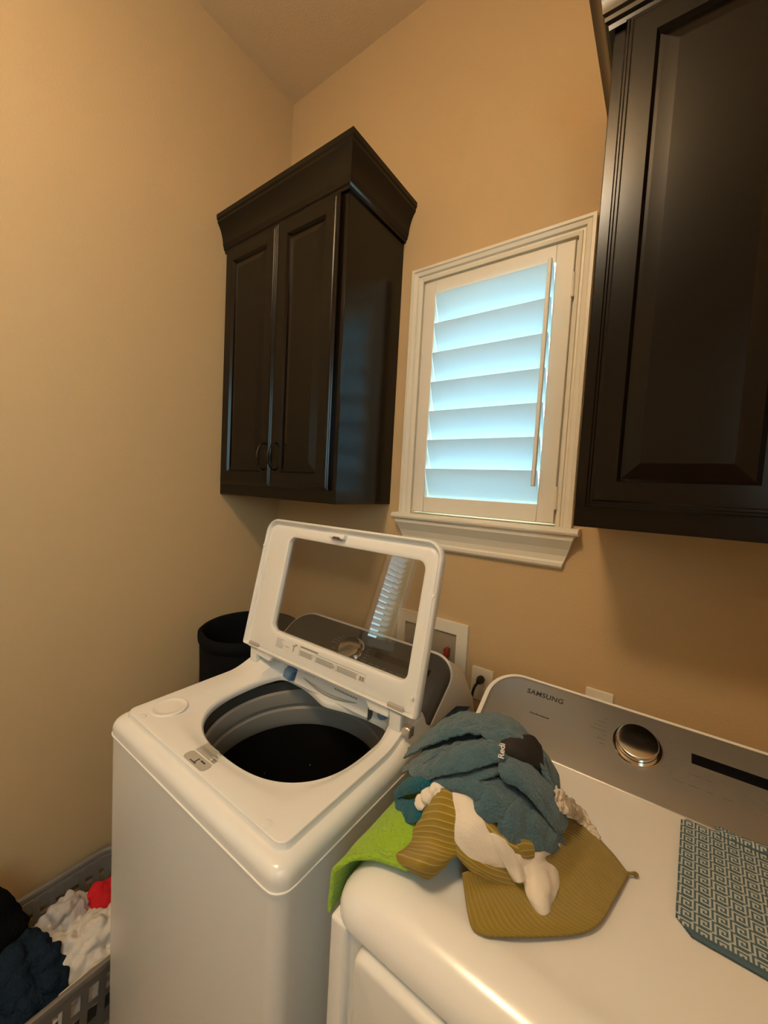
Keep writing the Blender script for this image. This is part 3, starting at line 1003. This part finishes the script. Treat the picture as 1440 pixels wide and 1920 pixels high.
def add_patch(bm, rows, ku=8, kv=8, fold=0.004, fscale=28, fray=0.0, seed=0, uvl=None, stretch=(1, 1, 1)):
    g = grid_pts(rows, ku, kv)
    nr, nc = len(g), len(g[0])
    nrm = [[None] * nc for _ in range(nr)]
    for i in range(nr):
        for j in range(nc):
            du = g[i][min(j + 1, nc - 1)] - g[i][max(j - 1, 0)]
            dv = g[min(i + 1, nr - 1)][j] - g[max(i - 1, 0)][j]
            k = du.cross(dv)
            if k.length < 1e-9: k = Vector((0, 0, 1))
            k.normalize()
            if k.dot(CAM_C - g[i][j]) < 0: k = -k
            nrm[i][j] = k
    vs_ = []
    for i in range(nr):
        row = []
        for j in range(nc):
            p = g[i][j]
            q = Vector((p.x * stretch[0], p.y * stretch[1], p.z * stretch[2])) * fscale + Vector((seed * 7.3, seed * 3.1, 0))
            h = noise.noise(q) + 0.5 * noise.noise(q * 2.3)
            ridge = 1 - 2 * abs(noise.noise(q * 0.8 + Vector((11, 5, 3))))
            e = min(i, nr - 1 - i, j, nc - 1 - j)
            off = fold * (h + 0.6 * ridge)
            pp = p + nrm[i][j] * off
            if fray and e == 0:
                pp = pp + Vector((noise.noise(q * 6), noise.noise(q * 6 + Vector((9, 0, 0))), noise.noise(q * 6 + Vector((0, 9, 0))))) * fray
            row.append(bm.verts.new(pp))
        vs_.append(row)
    us = [0.0]
    for j in range(1, nc): us.append(us[-1] + (g[nr // 2][j] - g[nr // 2][j - 1]).length)
    vv = [0.0]
    for i in range(1, nr): vv.append(vv[-1] + (g[i][nc // 2] - g[i - 1][nc // 2]).length)
    for i in range(nr - 1):
        for j in range(nc - 1):
            f = bm.faces.new((vs_[i][j], vs_[i + 1][j], vs_[i + 1][j + 1], vs_[i][j + 1]))
            if uvl is not None:
                for l, (a, b_) in zip(f.loops, ((i, j), (i + 1, j), (i + 1, j + 1), (i, j + 1))):
                    l[uvl].uv = (us[b_], vv[a])


def cloth(name, patches, m, label=None, cat=None, group=None, thick=0.006, parent=None, sub=1):
    bm = bmesh.new()
    uvl = bm.loops.layers.uv.new('UVMap')
    for p in patches:
        add_patch(bm, uvl=uvl, **p)
    bm.normal_update()
    o = finish(bm, name, m, parent, True, recalc=False)
    md = o.modifiers.new('thickness', 'SOLIDIFY')
    md.thickness = thick
    md.offset = 0
    md.use_even_offset = False
    if sub:
        s = o.modifiers.new('smooth', 'SUBSURF')
        s.levels = sub; s.render_levels = sub
    if label:
        tag(o, label, cat, group)
    return o


def PR(rows, off=0.01):
    out = []
    for r in rows:
        out.append([on_pile(p[0], p[1], p[2] if len(p) > 2 else off) for p in r])
    return out


G_PILE = 'laundry heaped on the dryer'

# blue-grey towel on top of the heap: overlapping crumpled folds of one towel
core = []
for i in range(7):
    el = math.radians(88 - i * 10.5)
    row = []
    for k in range(13):
        a = 2 * math.pi * k / 12
        row.append(Vector((MC.x + 0.93 * MA[0] * math.cos(el) * math.cos(a), MC.y + 0.93 * MA[1] * math.cos(el) * math.sin(a), TOP + 0.95 * MA[2] * math.sin(el))))
    core.append(row)
bg_patches = [
    dict(rows=core, ku=4, kv=4, fold=0.004, fscale=40, seed=1),
    # back left sheet, free hem at its lower left
    dict(rows=PR([[(786, 1392, .004), (828, 1356, .004), (866, 1338, .002), (905, 1342, .002), (948, 1353, .002)],
                  [(770, 1402, .012), (818, 1366, .018), (862, 1346, .014), (905, 1348, .012), (956, 1364, .008)],
                  [(762, 1414, .016), (812, 1384, .024), (858, 1364, .030), (908, 1362, .022), (962, 1378, .010)],
                  [(758, 1424, .018), (808, 1398, .022), (856, 1380, .030), (910, 1378, .026), (964, 1390, .010)]]),
         ku=12, kv=9, fold=0.0045, fscale=55, fray=0.004, seed=2, stretch=(1, 1, 2)),
    # strip under it on the left, with a gap between
    dict(rows=PR([[(772, 1428, .002), (806, 1410, .002), (850, 1394, .002), (900, 1388, .002)],
                  [(758, 1438, .016), (800, 1420, .020), (846, 1402, .018), (900, 1394, .014)],
                  [(754, 1452, .020), (796, 1434, .022), (842, 1414, .024), (900, 1402, .016)]]),
         ku=10, kv=9, fold=0.004, fscale=60, fray=0.003, seed=24),
    # back right sheet
    dict(rows=PR([[(898, 1346, .002), (922, 1337, .002), (948, 1345, .002), (976, 1362, .002), (1003, 1388, .002)],
                  [(896, 1362, .024), (926, 1354, .022), (956, 1362, .018), (990, 1382, .010), (1016, 1414, .006)],
                  [(904, 1382, .028), (936, 1378, .026), (966, 1386, .022), (1002, 1408, .014), (1030, 1456, .008)],
                  [(922, 1398, .026), (948, 1396, .026), (975, 1402, .024), (1010, 1434, .016), (1040, 1490, .008)]]),
         ku=10, kv=9, fold=0.004, fscale=50, fray=0.003, seed=3),
    # long middle fold with a free lower hem
    dict(rows=PR([[(776, 1440, .000), (824, 1414, .002), (870, 1396, .004), (915, 1386, .006), (944, 1392, .004)],
                  [(768, 1450, .022), (816, 1424, .032), (868, 1404, .036), (914, 1396, .034), (950, 1404, .020)],
                  [(776, 1458, .030), (820, 1440, .044), (872, 1424, .046), (918, 1412, .040), (954, 1416, .024)],
                  [(790, 1464, .026), (830, 1454, .038), (878, 1446, .040), (922, 1432, .034), (958, 1428, .022)]]),
         ku=12, kv=9, fold=0.004, fscale=55, fray=0.0025, seed=4, stretch=(1, 1, 1.6)),
    # narrow twisted folds below it
    dict(rows=PR([[(840, 1452, .002), (880, 1444, .002), (916, 1434, .002), (946, 1432, .002)],
                  [(846, 1460, .022), (886, 1452, .028), (920, 1444, .030), (948, 1440, .020)],
                  [(852, 1470, .020), (892, 1466, .030), (924, 1456, .030), (950, 1448, .020)]]),
         ku=11, kv=8, fold=0.003, fscale=60, fray=0.002, seed=25),
    # lower left apron of the towel
    dict(rows=PR([[(785, 1456, .000), (835, 1452, .002), (885, 1458, .004), (935, 1452, .004)],
                  [(800, 1464, .018), (848, 1462, .026), (894, 1472, .030), (938, 1468, .022)],
                  [(826, 1472, .024), (866, 1476, .034), (902, 1490, .036), (936, 1494, .024)],
                  [(862, 1482, .022), (886, 1494, .030), (910, 1512, .032), (934, 1526, .020)]]),
         ku=11, kv=8, fold=0.004, fscale=38, fray=0.002, seed=5),
    # broad leaf-like flap on the right, crisp lower hem
    dict(rows=PR([[(940, 1418, .004), (964, 1418, .008), (996, 1436, .008), (1032, 1476, .004), (1060, 1522, .002)],
                  [(934, 1432, .032), (962, 1434, .040), (992, 1456, .040), (1026, 1494, .030), (1064, 1546, .012)],
                  [(936, 1450, .040), (964, 1456, .050), (992, 1480, .050), (1022, 1514, .042), (1056, 1558, .022)],
                  [(944, 1462, .036), (968, 1474, .046), (992, 1496, .046), (1018, 1528, .040), (1044, 1566, .024)]]),
         ku=11, kv=9, fold=0.003, fscale=38, fray=0.002, seed=6),
    # bunched lower folds
    dict(rows=PR([[(896, 1484, .002), (922, 1466, .004), (946, 1468, .006), (968, 1484, .004)],
                  [(884, 1502, .020), (910, 1488, .034), (938, 1490, .034), (966, 1504, .020)],
                  [(892, 1522, .026), (918, 1514, .042), (944, 1520, .040), (964, 1534, .020)],
                  [(908, 1542, .024), (930, 1542, .036), (948, 1550, .034), (960, 1562, .018)]]),
         ku=10, kv=9, fold=0.0035, fscale=36, fray=0.002, seed=7),
    dict(rows=PR([[(950, 1488, .002), (974, 1490, .006), (1000, 1510, .008), (1036, 1546, .004)],
                  [(940, 1520, .024), (962, 1512, .046), (986, 1534, .022), (1034, 1562, .020)],
                  [(934, 1552, .028), (958, 1544, .050), (980, 1562, .026), (1044, 1580, .018)],
                  [(944, 1576, .022), (966, 1580, .040), (990, 1584, .024), (1056, 1600, .014)]]),
         ku=10, kv=9, fold=0.004, fscale=32, fray=0.002, seed=8),
    dict(rows=PR([[(984, 1514, .004), (1004, 1520, .008), (1022, 1536, .008), (1048, 1556, .004)],
                  [(982, 1544, .024), (1004, 1540, .046), (1022, 1556, .030), (1056, 1576, .016)],
                  [(988, 1574, .024), (1008, 1568, .046), (1026, 1580, .030), (1066, 1594, .014)],
                  [(996, 1590, .018), (1014, 1592, .034), (1034, 1600, .024), (1074, 1606, .010)]]),
         ku=10, kv=9, fold=0.0035, fscale=36, fray=0.002, seed=26),
]
cloth('towel', bg_patches, 'towel_bluegrey', 'crumpled blue-grey terry towel on top of the laundry heap', 'towel', G_PILE, thick=0.005)

# dark grey band with white lettering tucked into the towel
band_rows = PR([[(930, 1392, .014), (944, 1380, .020), (972, 1380, .020), (998, 1380, .018), (1014, 1400, .008)],
                [(928, 1404, .022), (948, 1396, .032), (974, 1396, .034), (1000, 1398, .026), (1016, 1412, .012)],
                [(932, 1418, .020), (950, 1412, .030), (978, 1414, .032), (1004, 1420, .024), (1018, 1432, .010)],
                [(940, 1426, .010), (956, 1424, .018), (982, 1430, .018), (1006, 1438, .014), (1020, 1450, .006)]])
band = cloth('garment', [dict(rows=band_rows, ku=8, kv=7, fold=0.001, fscale=40, seed=9)], 'band_grey',
             'dark grey garment band with white lettering tucked in the blue-grey towel', 'garment', G_PILE, thick=0.004)
bp = on_pile(944, 1424, 0.046)
bn = (CAM_C - bp).normalized()
bu = CAM_U * 0.98 + CAM_R * 0.10
bu = (bu - bn * bu.dot(bn)).normalized()
bv = bn.cross(bu)
text('lettering', 'Redi', 0.0125, 'white_cloth', band, frame_m(bp, bu, bv), bold=0.0003)

# dark teal towel, loop at the left of the heap
cloth('towel', [
    dict(rows=PR([[(748, 1476, .012), (768, 1458, .020), (794, 1452, .022), (826, 1458, .012)],
                  [(740, 1488, .022), (764, 1474, .036), (790, 1468, .036), (820, 1470, .016)],
                  [(742, 1500, .016), (764, 1490, .022), (784, 1484, .022), (806, 1480, .006)]]), ku=8, kv=7, fold=0.002, fscale=50, seed=11),
    dict(rows=PR([[(740, 1486, .014), (752, 1494, .010), (768, 1500, .004), (792, 1496, .002)],
                  [(742, 1508, .018), (758, 1514, .018), (778, 1516, .014), (800, 1508, .006)],
                  [(748, 1536, .020), (764, 1537, .026), (784, 1532, .022), (800, 1526, .010)],
                  [(752, 1544, .008), (768, 1544, .012), (786, 1540, .010), (800, 1534, .004)]]), ku=8, kv=7, fold=0.0025, fscale=45, seed=12)],
    'towel_teal', 'dark teal towel looped at the left of the laundry heap', 'towel', G_PILE, thick=0.005)

# cream cloth: scalloped ruffle, main sheet, tongue and tail
cloth('cloth', [
    dict(rows=PR([[(834, 1484, .014), (856, 1480, .018), (884, 1492, .018), (910, 1516, .010)],
                  [(836, 1520, .022), (864, 1516, .034), (896, 1530, .032), (936, 1556, .016)],
                  [(848, 1566, .024), (878, 1564, .040), (914, 1574, .038), (958, 1588, .018)],
                  [(882, 1608, .022), (912, 1606, .034), (944, 1606, .030), (984, 1612, .014)],
                  [(930, 1624, .012), (948, 1626, .016), (968, 1630, .014), (1000, 1634, .008)]]), ku=8, kv=7, fold=0.003, fscale=20, seed=13),
    dict(rows=PR([[(916, 1560, .030), (926, 1562, .040), (938, 1568, .038), (950, 1576, .030)],
                  [(930, 1592, .034), (942, 1592, .050), (956, 1596, .048), (966, 1604, .034)],
                  [(948, 1626, .036), (958, 1626, .050), (970, 1628, .048), (980, 1632, .034)],
                  [(966, 1650, .028), (972, 1654, .034), (978, 1655, .034), (984, 1650, .028)]]), ku=6, kv=7, fold=0.001, fscale=30, seed=14),
    dict(rows=PR([[(958, 1586, .016), (986, 1588, .024), (1016, 1588, .024), (1050, 1580, .012)],
                  [(962, 1612, .022), (990, 1614, .036), (1020, 1614, .034), (1050, 1618, .014)],
                  [(976, 1646, .022), (1000, 1648, .034), (1024, 1648, .030), (1046, 1652, .012)],
                  [(990, 1680, .020), (1006, 1684, .028), (1022, 1684, .026), (1040, 1680, .012)],
                  [(1006, 1706, .012), (1014, 1714, .014), (1022, 1716, .014), (1032, 1702, .010)]]), ku=8, kv=7, fold=0.0035, fscale=34, fray=0.001, seed=15),
    dict(rows=PR([[(786, 1498, .014), (800, 1480, .020), (822, 1470, .022), (846, 1476, .018)],
                  [(784, 1510, .022), (800, 1492, .032), (820, 1480, .030), (842, 1484, .020)],
                  [(794, 1514, .012), (806, 1502, .018), (822, 1492, .018), (840, 1494, .012)]]), ku=9, kv=7, fold=0.006, fscale=90, fray=0.004, seed=16)],
    'cloth_cream', 'cream cotton cloth hanging out below the blue-grey towel', 'cloth', G_PILE, thick=0.005)

# frilly cream lace peeping out at the right of the heap
cloth('lace_cloth', [dict(rows=PR([[(1036, 1478, .012), (1058, 1488, .016), (1084, 1514, .014), (1106, 1540, .010), (1124, 1564, .006)],
                                   [(1040, 1496, .022), (1062, 1506, .026), (1086, 1528, .020), (1108, 1552, .014), (1126, 1572, .010)],
                                   [(1044, 1520, .018), (1064, 1528, .020), (1086, 1546, .014), (1106, 1564, .010), (1124, 1580, .006)]]),
                          ku=12, kv=9, fold=0.008, fscale=75, fray=0.005, seed=17)],
      'cloth_lace', 'frilly cream lace edge at the right side of the laundry heap', 'cloth', G_PILE, thick=0.004)

# mustard towel lying spread flat
flat = cloth('towel', [
    dict(rows=PR([[(1046, 1530, .016), (1076, 1536, .016), (1108, 1560, .010), (1146, 1598, .007), (1180, 1640, .006)],
                  [(1004, 1574, .012), (1040, 1592, .014), (1080, 1622, .014), (1118, 1660, .012), (1152, 1688, .007)],
                  [(950, 1610, .010), (984, 1644, .012), (1022, 1682, .012), (1062, 1718, .012), (1110, 1744, .007)],
                  [(905, 1624, .012), (924, 1662, .016), (950, 1702, .016), (976, 1738, .012), (1008, 1758, .007)],
                  [(866, 1636, .012), (870, 1672, .014), (876, 1712, .012), (886, 1744, .008), (912, 1758, .006)]]),
         ku=9, kv=9, fold=0.0015, fscale=22, seed=18)],
    'towel_mustard_flat', 'mustard ribbed towel spread flat on the dryer under the heap', 'towel', G_PILE, thick=0.007)

tube('hanging_loop', [on_pile(1176, 1637, .006), on_pile(1184, 1638, .007), on_pile(1191, 1637, .006), on_pile(1195, 1640, .004), on_pile(1190, 1642, .004)], 0.0022, 'towel_mustard_flat', flat, 8, 4)

# mustard ribbed towel: folded end hanging out at the left, folds under the cream cloth
cloth('towel', [
    dict(rows=PR([[(806, 1496, .008), (816, 1484, .018), (832, 1478, .024), (848, 1486, .018), (858, 1500, .008)],
                  [(786, 1540, .010), (802, 1532, .030), (824, 1530, .042), (850, 1538, .034), (868, 1546, .012)],
                  [(762, 1580, .012), (782, 1580, .040), (808, 1582, .054), (838, 1588, .044), (862, 1590, .014)],
                  [(742, 1606, .018), (764, 1612, .044), (790, 1620, .056), (816, 1622, .046), (842, 1612, .016)],
                  [(748, 1614, .006), (766, 1626, .022), (786, 1638, .032), (802, 1646, .028), (822, 1632, .008)]]),
         ku=8, kv=8, fold=0.002, fscale=26, seed=19),
    dict(rows=PR([[(848, 1540, .006), (872, 1570, .010), (912, 1602, .012), (968, 1628, .008)],
                  [(846, 1572, .014), (874, 1602, .026), (918, 1630, .028), (980, 1648, .016)],
                  [(858, 1600, .012), (888, 1628, .024), (934, 1652, .026), (990, 1668, .014)],
                  [(878, 1622, .004), (906, 1646, .010), (950, 1668, .010), (1000, 1682, .006)]]), ku=8, kv=7, fold=0.0025, fscale=26, seed=20),
    dict(rows=PR([[(884, 1496, .010), (914, 1530, .012), (950, 1562, .014), (1000, 1584, .010)],
                  [(888, 1512, .026), (914, 1546, .030), (952, 1578, .032), (1002, 1598, .022)],
                  [(890, 1524, .014), (912, 1558, .020), (950, 1588, .022), (996, 1608, .016)]]), ku=8, kv=6, fold=0.002, fscale=30, seed=21),
    dict(rows=PR([[(962, 1578, .030), (978, 1572, .038), (996, 1576, .030)],
                  [(970, 1592, .034), (984, 1590, .046), (1000, 1590, .034)],
                  [(978, 1608, .030), (990, 1608, .036), (1000, 1606, .030)]]), ku=7, kv=7, fold=0.002, fscale=40, seed=22)],
    'towel_mustard', 'mustard towel with pale ribs, its folded end sticking out at the left', 'towel', G_PILE, thick=0.006)

# green towel draped over the dryer's left edge
gr = []
for t, (y, xi, zi, drop) in enumerate(((-0.560, 1.40, 1.060, 0.050), (-0.640, 1.40, 1.055, 0.055), (-0.720, 1.39, 1.045, 0.058), (-0.770, 1.375, 1.034, 0.062), (-0.800, 1.34, 1.026, 0.070), (-0.822, 1.31, 1.022, 0.078))):
    zt = 1.024 + 0.045 * max(0.0, 1 - t / 3.6)
    sl = 0.030 * (t / 5)
    gr.append([Vector((xi, y + 0.03, zi)), Vector((1.325, y + 0.01, zt + 0.012)), Vector((1.275, y, zt + 0.004)), Vector((1.240, y - sl * 0.5, 1.019 + 0.3 * (zt - 1.024))),
               Vector((1.2185, y - sl, 1.000)), Vector((1.2135, y - sl * 1.1, 0.975)), Vector((1.212, y - sl * 1.2, 1.005 - drop))])
cloth('towel', [dict(rows=gr, ku=7, kv=8, fold=0.0016, fscale=30, seed=23)], 'towel_green',
      'bright green towel draped over the left edge of the dryer', 'towel', G_PILE, thick=0.008)

# ------------------------------------------------------------------ greek key cloth on the dryer
KEY = ["1111111.",
       "1.......",
       "1.11111.",
       "1.1...1.",
       "1.1.1.1.",
       "1.111.1.",
       "1.....1.",
       "1111111."]
KEY = ["1111111.", "1.......", "1.11111.", "1.1...1.", "1.1.1.1.", "1.1.111.", "1.1.....", "..111111"]
cell = 0.0200
nx, ny = 12, 12
bm = bmesh.new()
px_ = 8
VV = {}
X0, Y1 = 1.662, -0.386


def kpt(i, j):
    if (i, j) not in VV:
        u = i * cell / px_; v = j * cell / px_
        x = X0 + u - 0.02 * (v / 0.24) * 0.6 + 0.10 * 0 * u
        y = Y1 - v - 0.012 * u
        z = DZ + 0.0035 + 0.0012 * noise.noise(Vector((x * 30, y * 30, 1)))
        if j < 4: z += 0.0015
        VV[(i, j)] = bm.verts.new((x, y, z))
    return VV[(i, j)]


for i in range(nx * px_):
    for j in range(ny * px_):
        if i + j < 3 or i + (ny * px_ - 1 - j) < 7: continue
        f = bm.faces.new((kpt(i, j), kpt(i, j + 1), kpt(i + 1, j + 1), kpt(i + 1, j)))
        edge = j > ny * px_ - 4
        f.material_index = 1 if (KEY[j % 8][i % 8] == '1' or edge) else 0
bm.normal_update()
kc = finish(bm, 'printed_cloth', ['print_light', 'print_dark'], None, True, recalc=False)
md = kc.modifiers.new('thickness', 'SOLIDIFY'); md.thickness = 0.005; md.offset = -1
tag(kc, 'blue-grey and white greek key patterned cloth lying flat on the dryer', 'cloth')
bm = bmesh.new()
VV = {}


def fpt(i, j):
    if (i, j) not in VV:
        u = i * cell / px_; v = (j - 10) * cell / px_
        t = j / 12
        VV[(i, j)] = bm.verts.new((X0 + u, Y1 - v * 0.9 - 0.012 * u - 0.004, DZ + 0.0045 + 0.010 * math.sin(math.pi * min(1, t * 0.9)) * min(1, max(0, (i - 18) / 30))))
    return VV[(i, j)]


for i in range(20, nx * px_):
    for j in range(12):
        f = bm.faces.new((fpt(i, j), fpt(i, j + 1), fpt(i + 1, j + 1), fpt(i + 1, j)))
        f.material_index = 1 if KEY[(j + 3) % 8][i % 8] == '1' or j > 10 else 0
bm.normal_update()
fo = finish(bm, 'fold', ['print_light', 'print_dark'], kc, True, recalc=False)
md = fo.modifiers.new('thickness', 'SOLIDIFY'); md.thickness = 0.003; md.offset = -1

# ------------------------------------------------------------------ black hamper in the corner
hp = thing('laundry_hamper', (0.228, -0.30, 0), 'round black fabric hamper in the corner beside the washer', 'hamper')
bm = bmesh.new()
n = 56


def hl(r, z, wob):
    L = []
    for i in range(n):
        a = 2 * math.pi * i / n
        rr_ = r * (1 + wob * noise.noise(Vector((math.cos(a) * 2, math.sin(a) * 2, z * 2))))
        L.append(Vector((0.228 + rr_ * math.cos(a), -0.30 + rr_ * math.sin(a), z + 0.012 * wob * 20 * noise.noise(Vector((math.cos(a) * 1.5, math.sin(a) * 1.5, 4))) * (z > 0.9))))
    return L


loft(bm, [hl(0.185, 0.0, 0), hl(0.190, 0.03, 0.0), hl(0.192, 0.5, 0.02), hl(0.195, 0.85, 0.03), hl(0.197, 0.965, 0.02), hl(0.198, 0.992, 0.02), hl(0.192, 1.000, 0.02), hl(0.184, 0.992, 0.02), hl(0.180, 0.94, 0.03), hl(0.175, 0.5, 0.02), hl(0.17, 0.04, 0.0)], True, True, True)
finish(bm, 'bag', 'black_fabric', hp, True)
bm = bmesh.new()
loft(bm, [hl(0.199, 0.955, 0.02), hl(0.2025, 0.958, 0.02), hl(0.2035, 0.975, 0.02), hl(0.2025, 0.990, 0.02), hl(0.199, 0.993, 0.02)], True)
finish(bm, 'rim_band', 'black_fabric', hp, True)

# ------------------------------------------------------------------ laundry basket
bk = thing('laundry_basket', (0.23, -0.98, 0), 'slotted grey plastic laundry basket on the floor between wall and washer', 'basket')
BX0, BX1, BY0, BY1, BZ = 0.035, 0.430, -1.30, -0.70, 0.245


def bo(ins, z, r=0.07):
    return [Vector((x, y, z)) for x, y in rrect(BX0 + ins, BX1 - ins, BY0 + ins, BY1 - ins, r - ins * 0.3, 8)]


bm = bmesh.new()
loft(bm, [bo(0.012, BZ - 0.022), bo(-0.0, BZ - 0.022), bo(-0.003, BZ - 0.012), bo(-0.002, BZ - 0.002), bo(0.003, BZ), bo(0.010, BZ - 0.001), bo(0.014, BZ - 0.006), bo(0.012, BZ - 0.022)])
finish(bm, 'rim', 'basket_plastic', bk, True, auto=60)
for nm, z0_, z1_, i0, i1 in (('upper_band', BZ - 0.060, BZ - 0.022, 0.016, 0.012), ('middle_band', 0.105, 0.122, 0.030, 0.029), ('lower_band', 0.0, 0.05, 0.045, 0.040)):
    bm = bmesh.new()
    loft(bm, [bo(i0, z0_), bo(i1, z1_), bo(i1 + 0.004, z1_), bo(i0 + 0.004, z0_), bo(i0, z0_)])
    finish(bm, nm, 'basket_plastic', bk, True, auto=40)
bm = bmesh.new()
loft(bm, [bo(0.045, 0.0), bo(0.045, 0.005)], True, True, True)
finish(bm, 'bottom', 'basket_plastic', bk)
slm = bpy.data.meshes.new('slat')
b = bmesh.new(); add_box(b, (-0.009, -0.002, 0), (0.009, 0.002, BZ - 0.045)); b.to_mesh(slm); b.free(); slm.materials.append(MATS['basket_plastic'])
path = bo(0.0, 0.0)
per = []
for i in range(len(path)):
    a, c = path[i], path[(i + 1) % len(path)]
    k = max(1, int((c - a).length / 0.002))
    per += [(a + (c - a) * (q / k), (c - a).normalized()) for q in range(k) if (c - a).length > 1e-6]
acc = 0.0; last = None
for p, d in per:
    if last is not None: acc += (p - last).length
    last = p
    if acc >= 0.040:
        acc = 0.0
        inw = Vector((-d.y, d.x, 0))
        o = link('slat', slm, bk)
        base = p + inw * 0.043 + Vector((0, 0, 0.02)); topp = p + inw * 0.0165 + Vector((0, 0, BZ - 0.025))
        zax = (topp - base).normalized(); xax = d; yax = zax.cross(xax).normalized()
        mm = Matrix(((xax.x, yax.x, zax.x, base.x), (xax.y, yax.y, zax.y, base.y), (xax.z, yax.z, zax.z, base.z), (0, 0, 0, 1)))
        o.matrix_local = Matrix.Translation(-wloc(bk)) @ mm


# clothes in the basket
def heap_patch(corners, nr, nc, lift, fold, fscale, seed, ku=7, kv=7):
    """soft bulging sheet over a quadrilateral of world points"""
    a, b_, c, d = [Vector(p) for p in corners]
    rows = []
    for i in range(nr):
        v = i / (nr - 1)
        row = []
        for j in range(nc):
            u = j / (nc - 1)
            p = (a * (1 - u) + b_ * u) * (1 - v) + (d * (1 - u) + c * u) * v
            k = (math.sin(math.pi * (0.08 + 0.84 * u)) * math.sin(math.pi * (0.08 + 0.84 * v))) ** 0.6
            p = p + Vector((0, 0, lift * k * (1 + 0.5 * noise.noise(Vector((u * 3, v * 3, seed))))))
            row.append(p)
        rows.append(row)
    return dict(rows=rows, ku=ku, kv=kv, fold=fold, fscale=fscale, fray=0.004, seed=seed)


G_BASKET = 'clothes in the laundry basket'
cloth('garment', [heap_patch(((0.10, -1.12, 0.10), (0.38, -1.12, 0.10), (0.375, -0.93, 0.10), (0.10, -0.96, 0.12)), 6, 6, 0.16, 0.020, 28, 41, 9, 9)],
      'navy_cloth', 'dark navy garment crumpled at the front of the laundry basket', 'garment', G_BASKET)
cloth('garment', [heap_patch(((0.20, -0.99, 0.13), (0.378, -0.99, 0.10), (0.378, -0.76, 0.14), (0.20, -0.78, 0.15)), 6, 6, 0.10, 0.018, 34, 42, 9, 9),
                  dict(rows=[[Vector((0.378 - 0.0 * k, -0.98 + k * 0.05, 0.20 - s * 0.12)) for k in range(4)] for s in (0, 0.33, 0.66, 1)], ku=6, kv=6, fold=0.004, fscale=30, seed=46)],
      'white_cloth', 'crumpled white garment in the laundry basket beside the washer', 'garment', G_BASKET)
cloth('garment', [heap_patch(((0.10, -0.97, 0.14), (0.20, -0.99, 0.15), (0.21, -0.85, 0.16), (0.11, -0.84, 0.15)), 5, 5, 0.10, 0.014, 44, 43, 9, 9)],
      'greywhite_cloth', 'pale grey crumpled garment between the navy and white ones', 'garment', G_BASKET)
cloth('garment', [heap_patch(((0.13, -0.86, 0.14), (0.26, -0.86, 0.15), (0.26, -0.74, 0.15), (0.13, -0.74, 0.14)), 5, 5, 0.095, 0.012, 34, 44, 9, 9)],
      'red_cloth', 'bright red garment at the back of the laundry basket', 'garment', G_BASKET)
cloth('garment', [heap_patch(((0.05, -1.24, 0.12), (0.24, -1.24, 0.14), (0.21, -1.00, 0.14), (0.05, -1.00, 0.14)), 6, 6, 0.29, 0.016, 18, 45)],
      'blackish_cloth', 'black garment heaped at the left end of the basket', 'garment', G_BASKET)
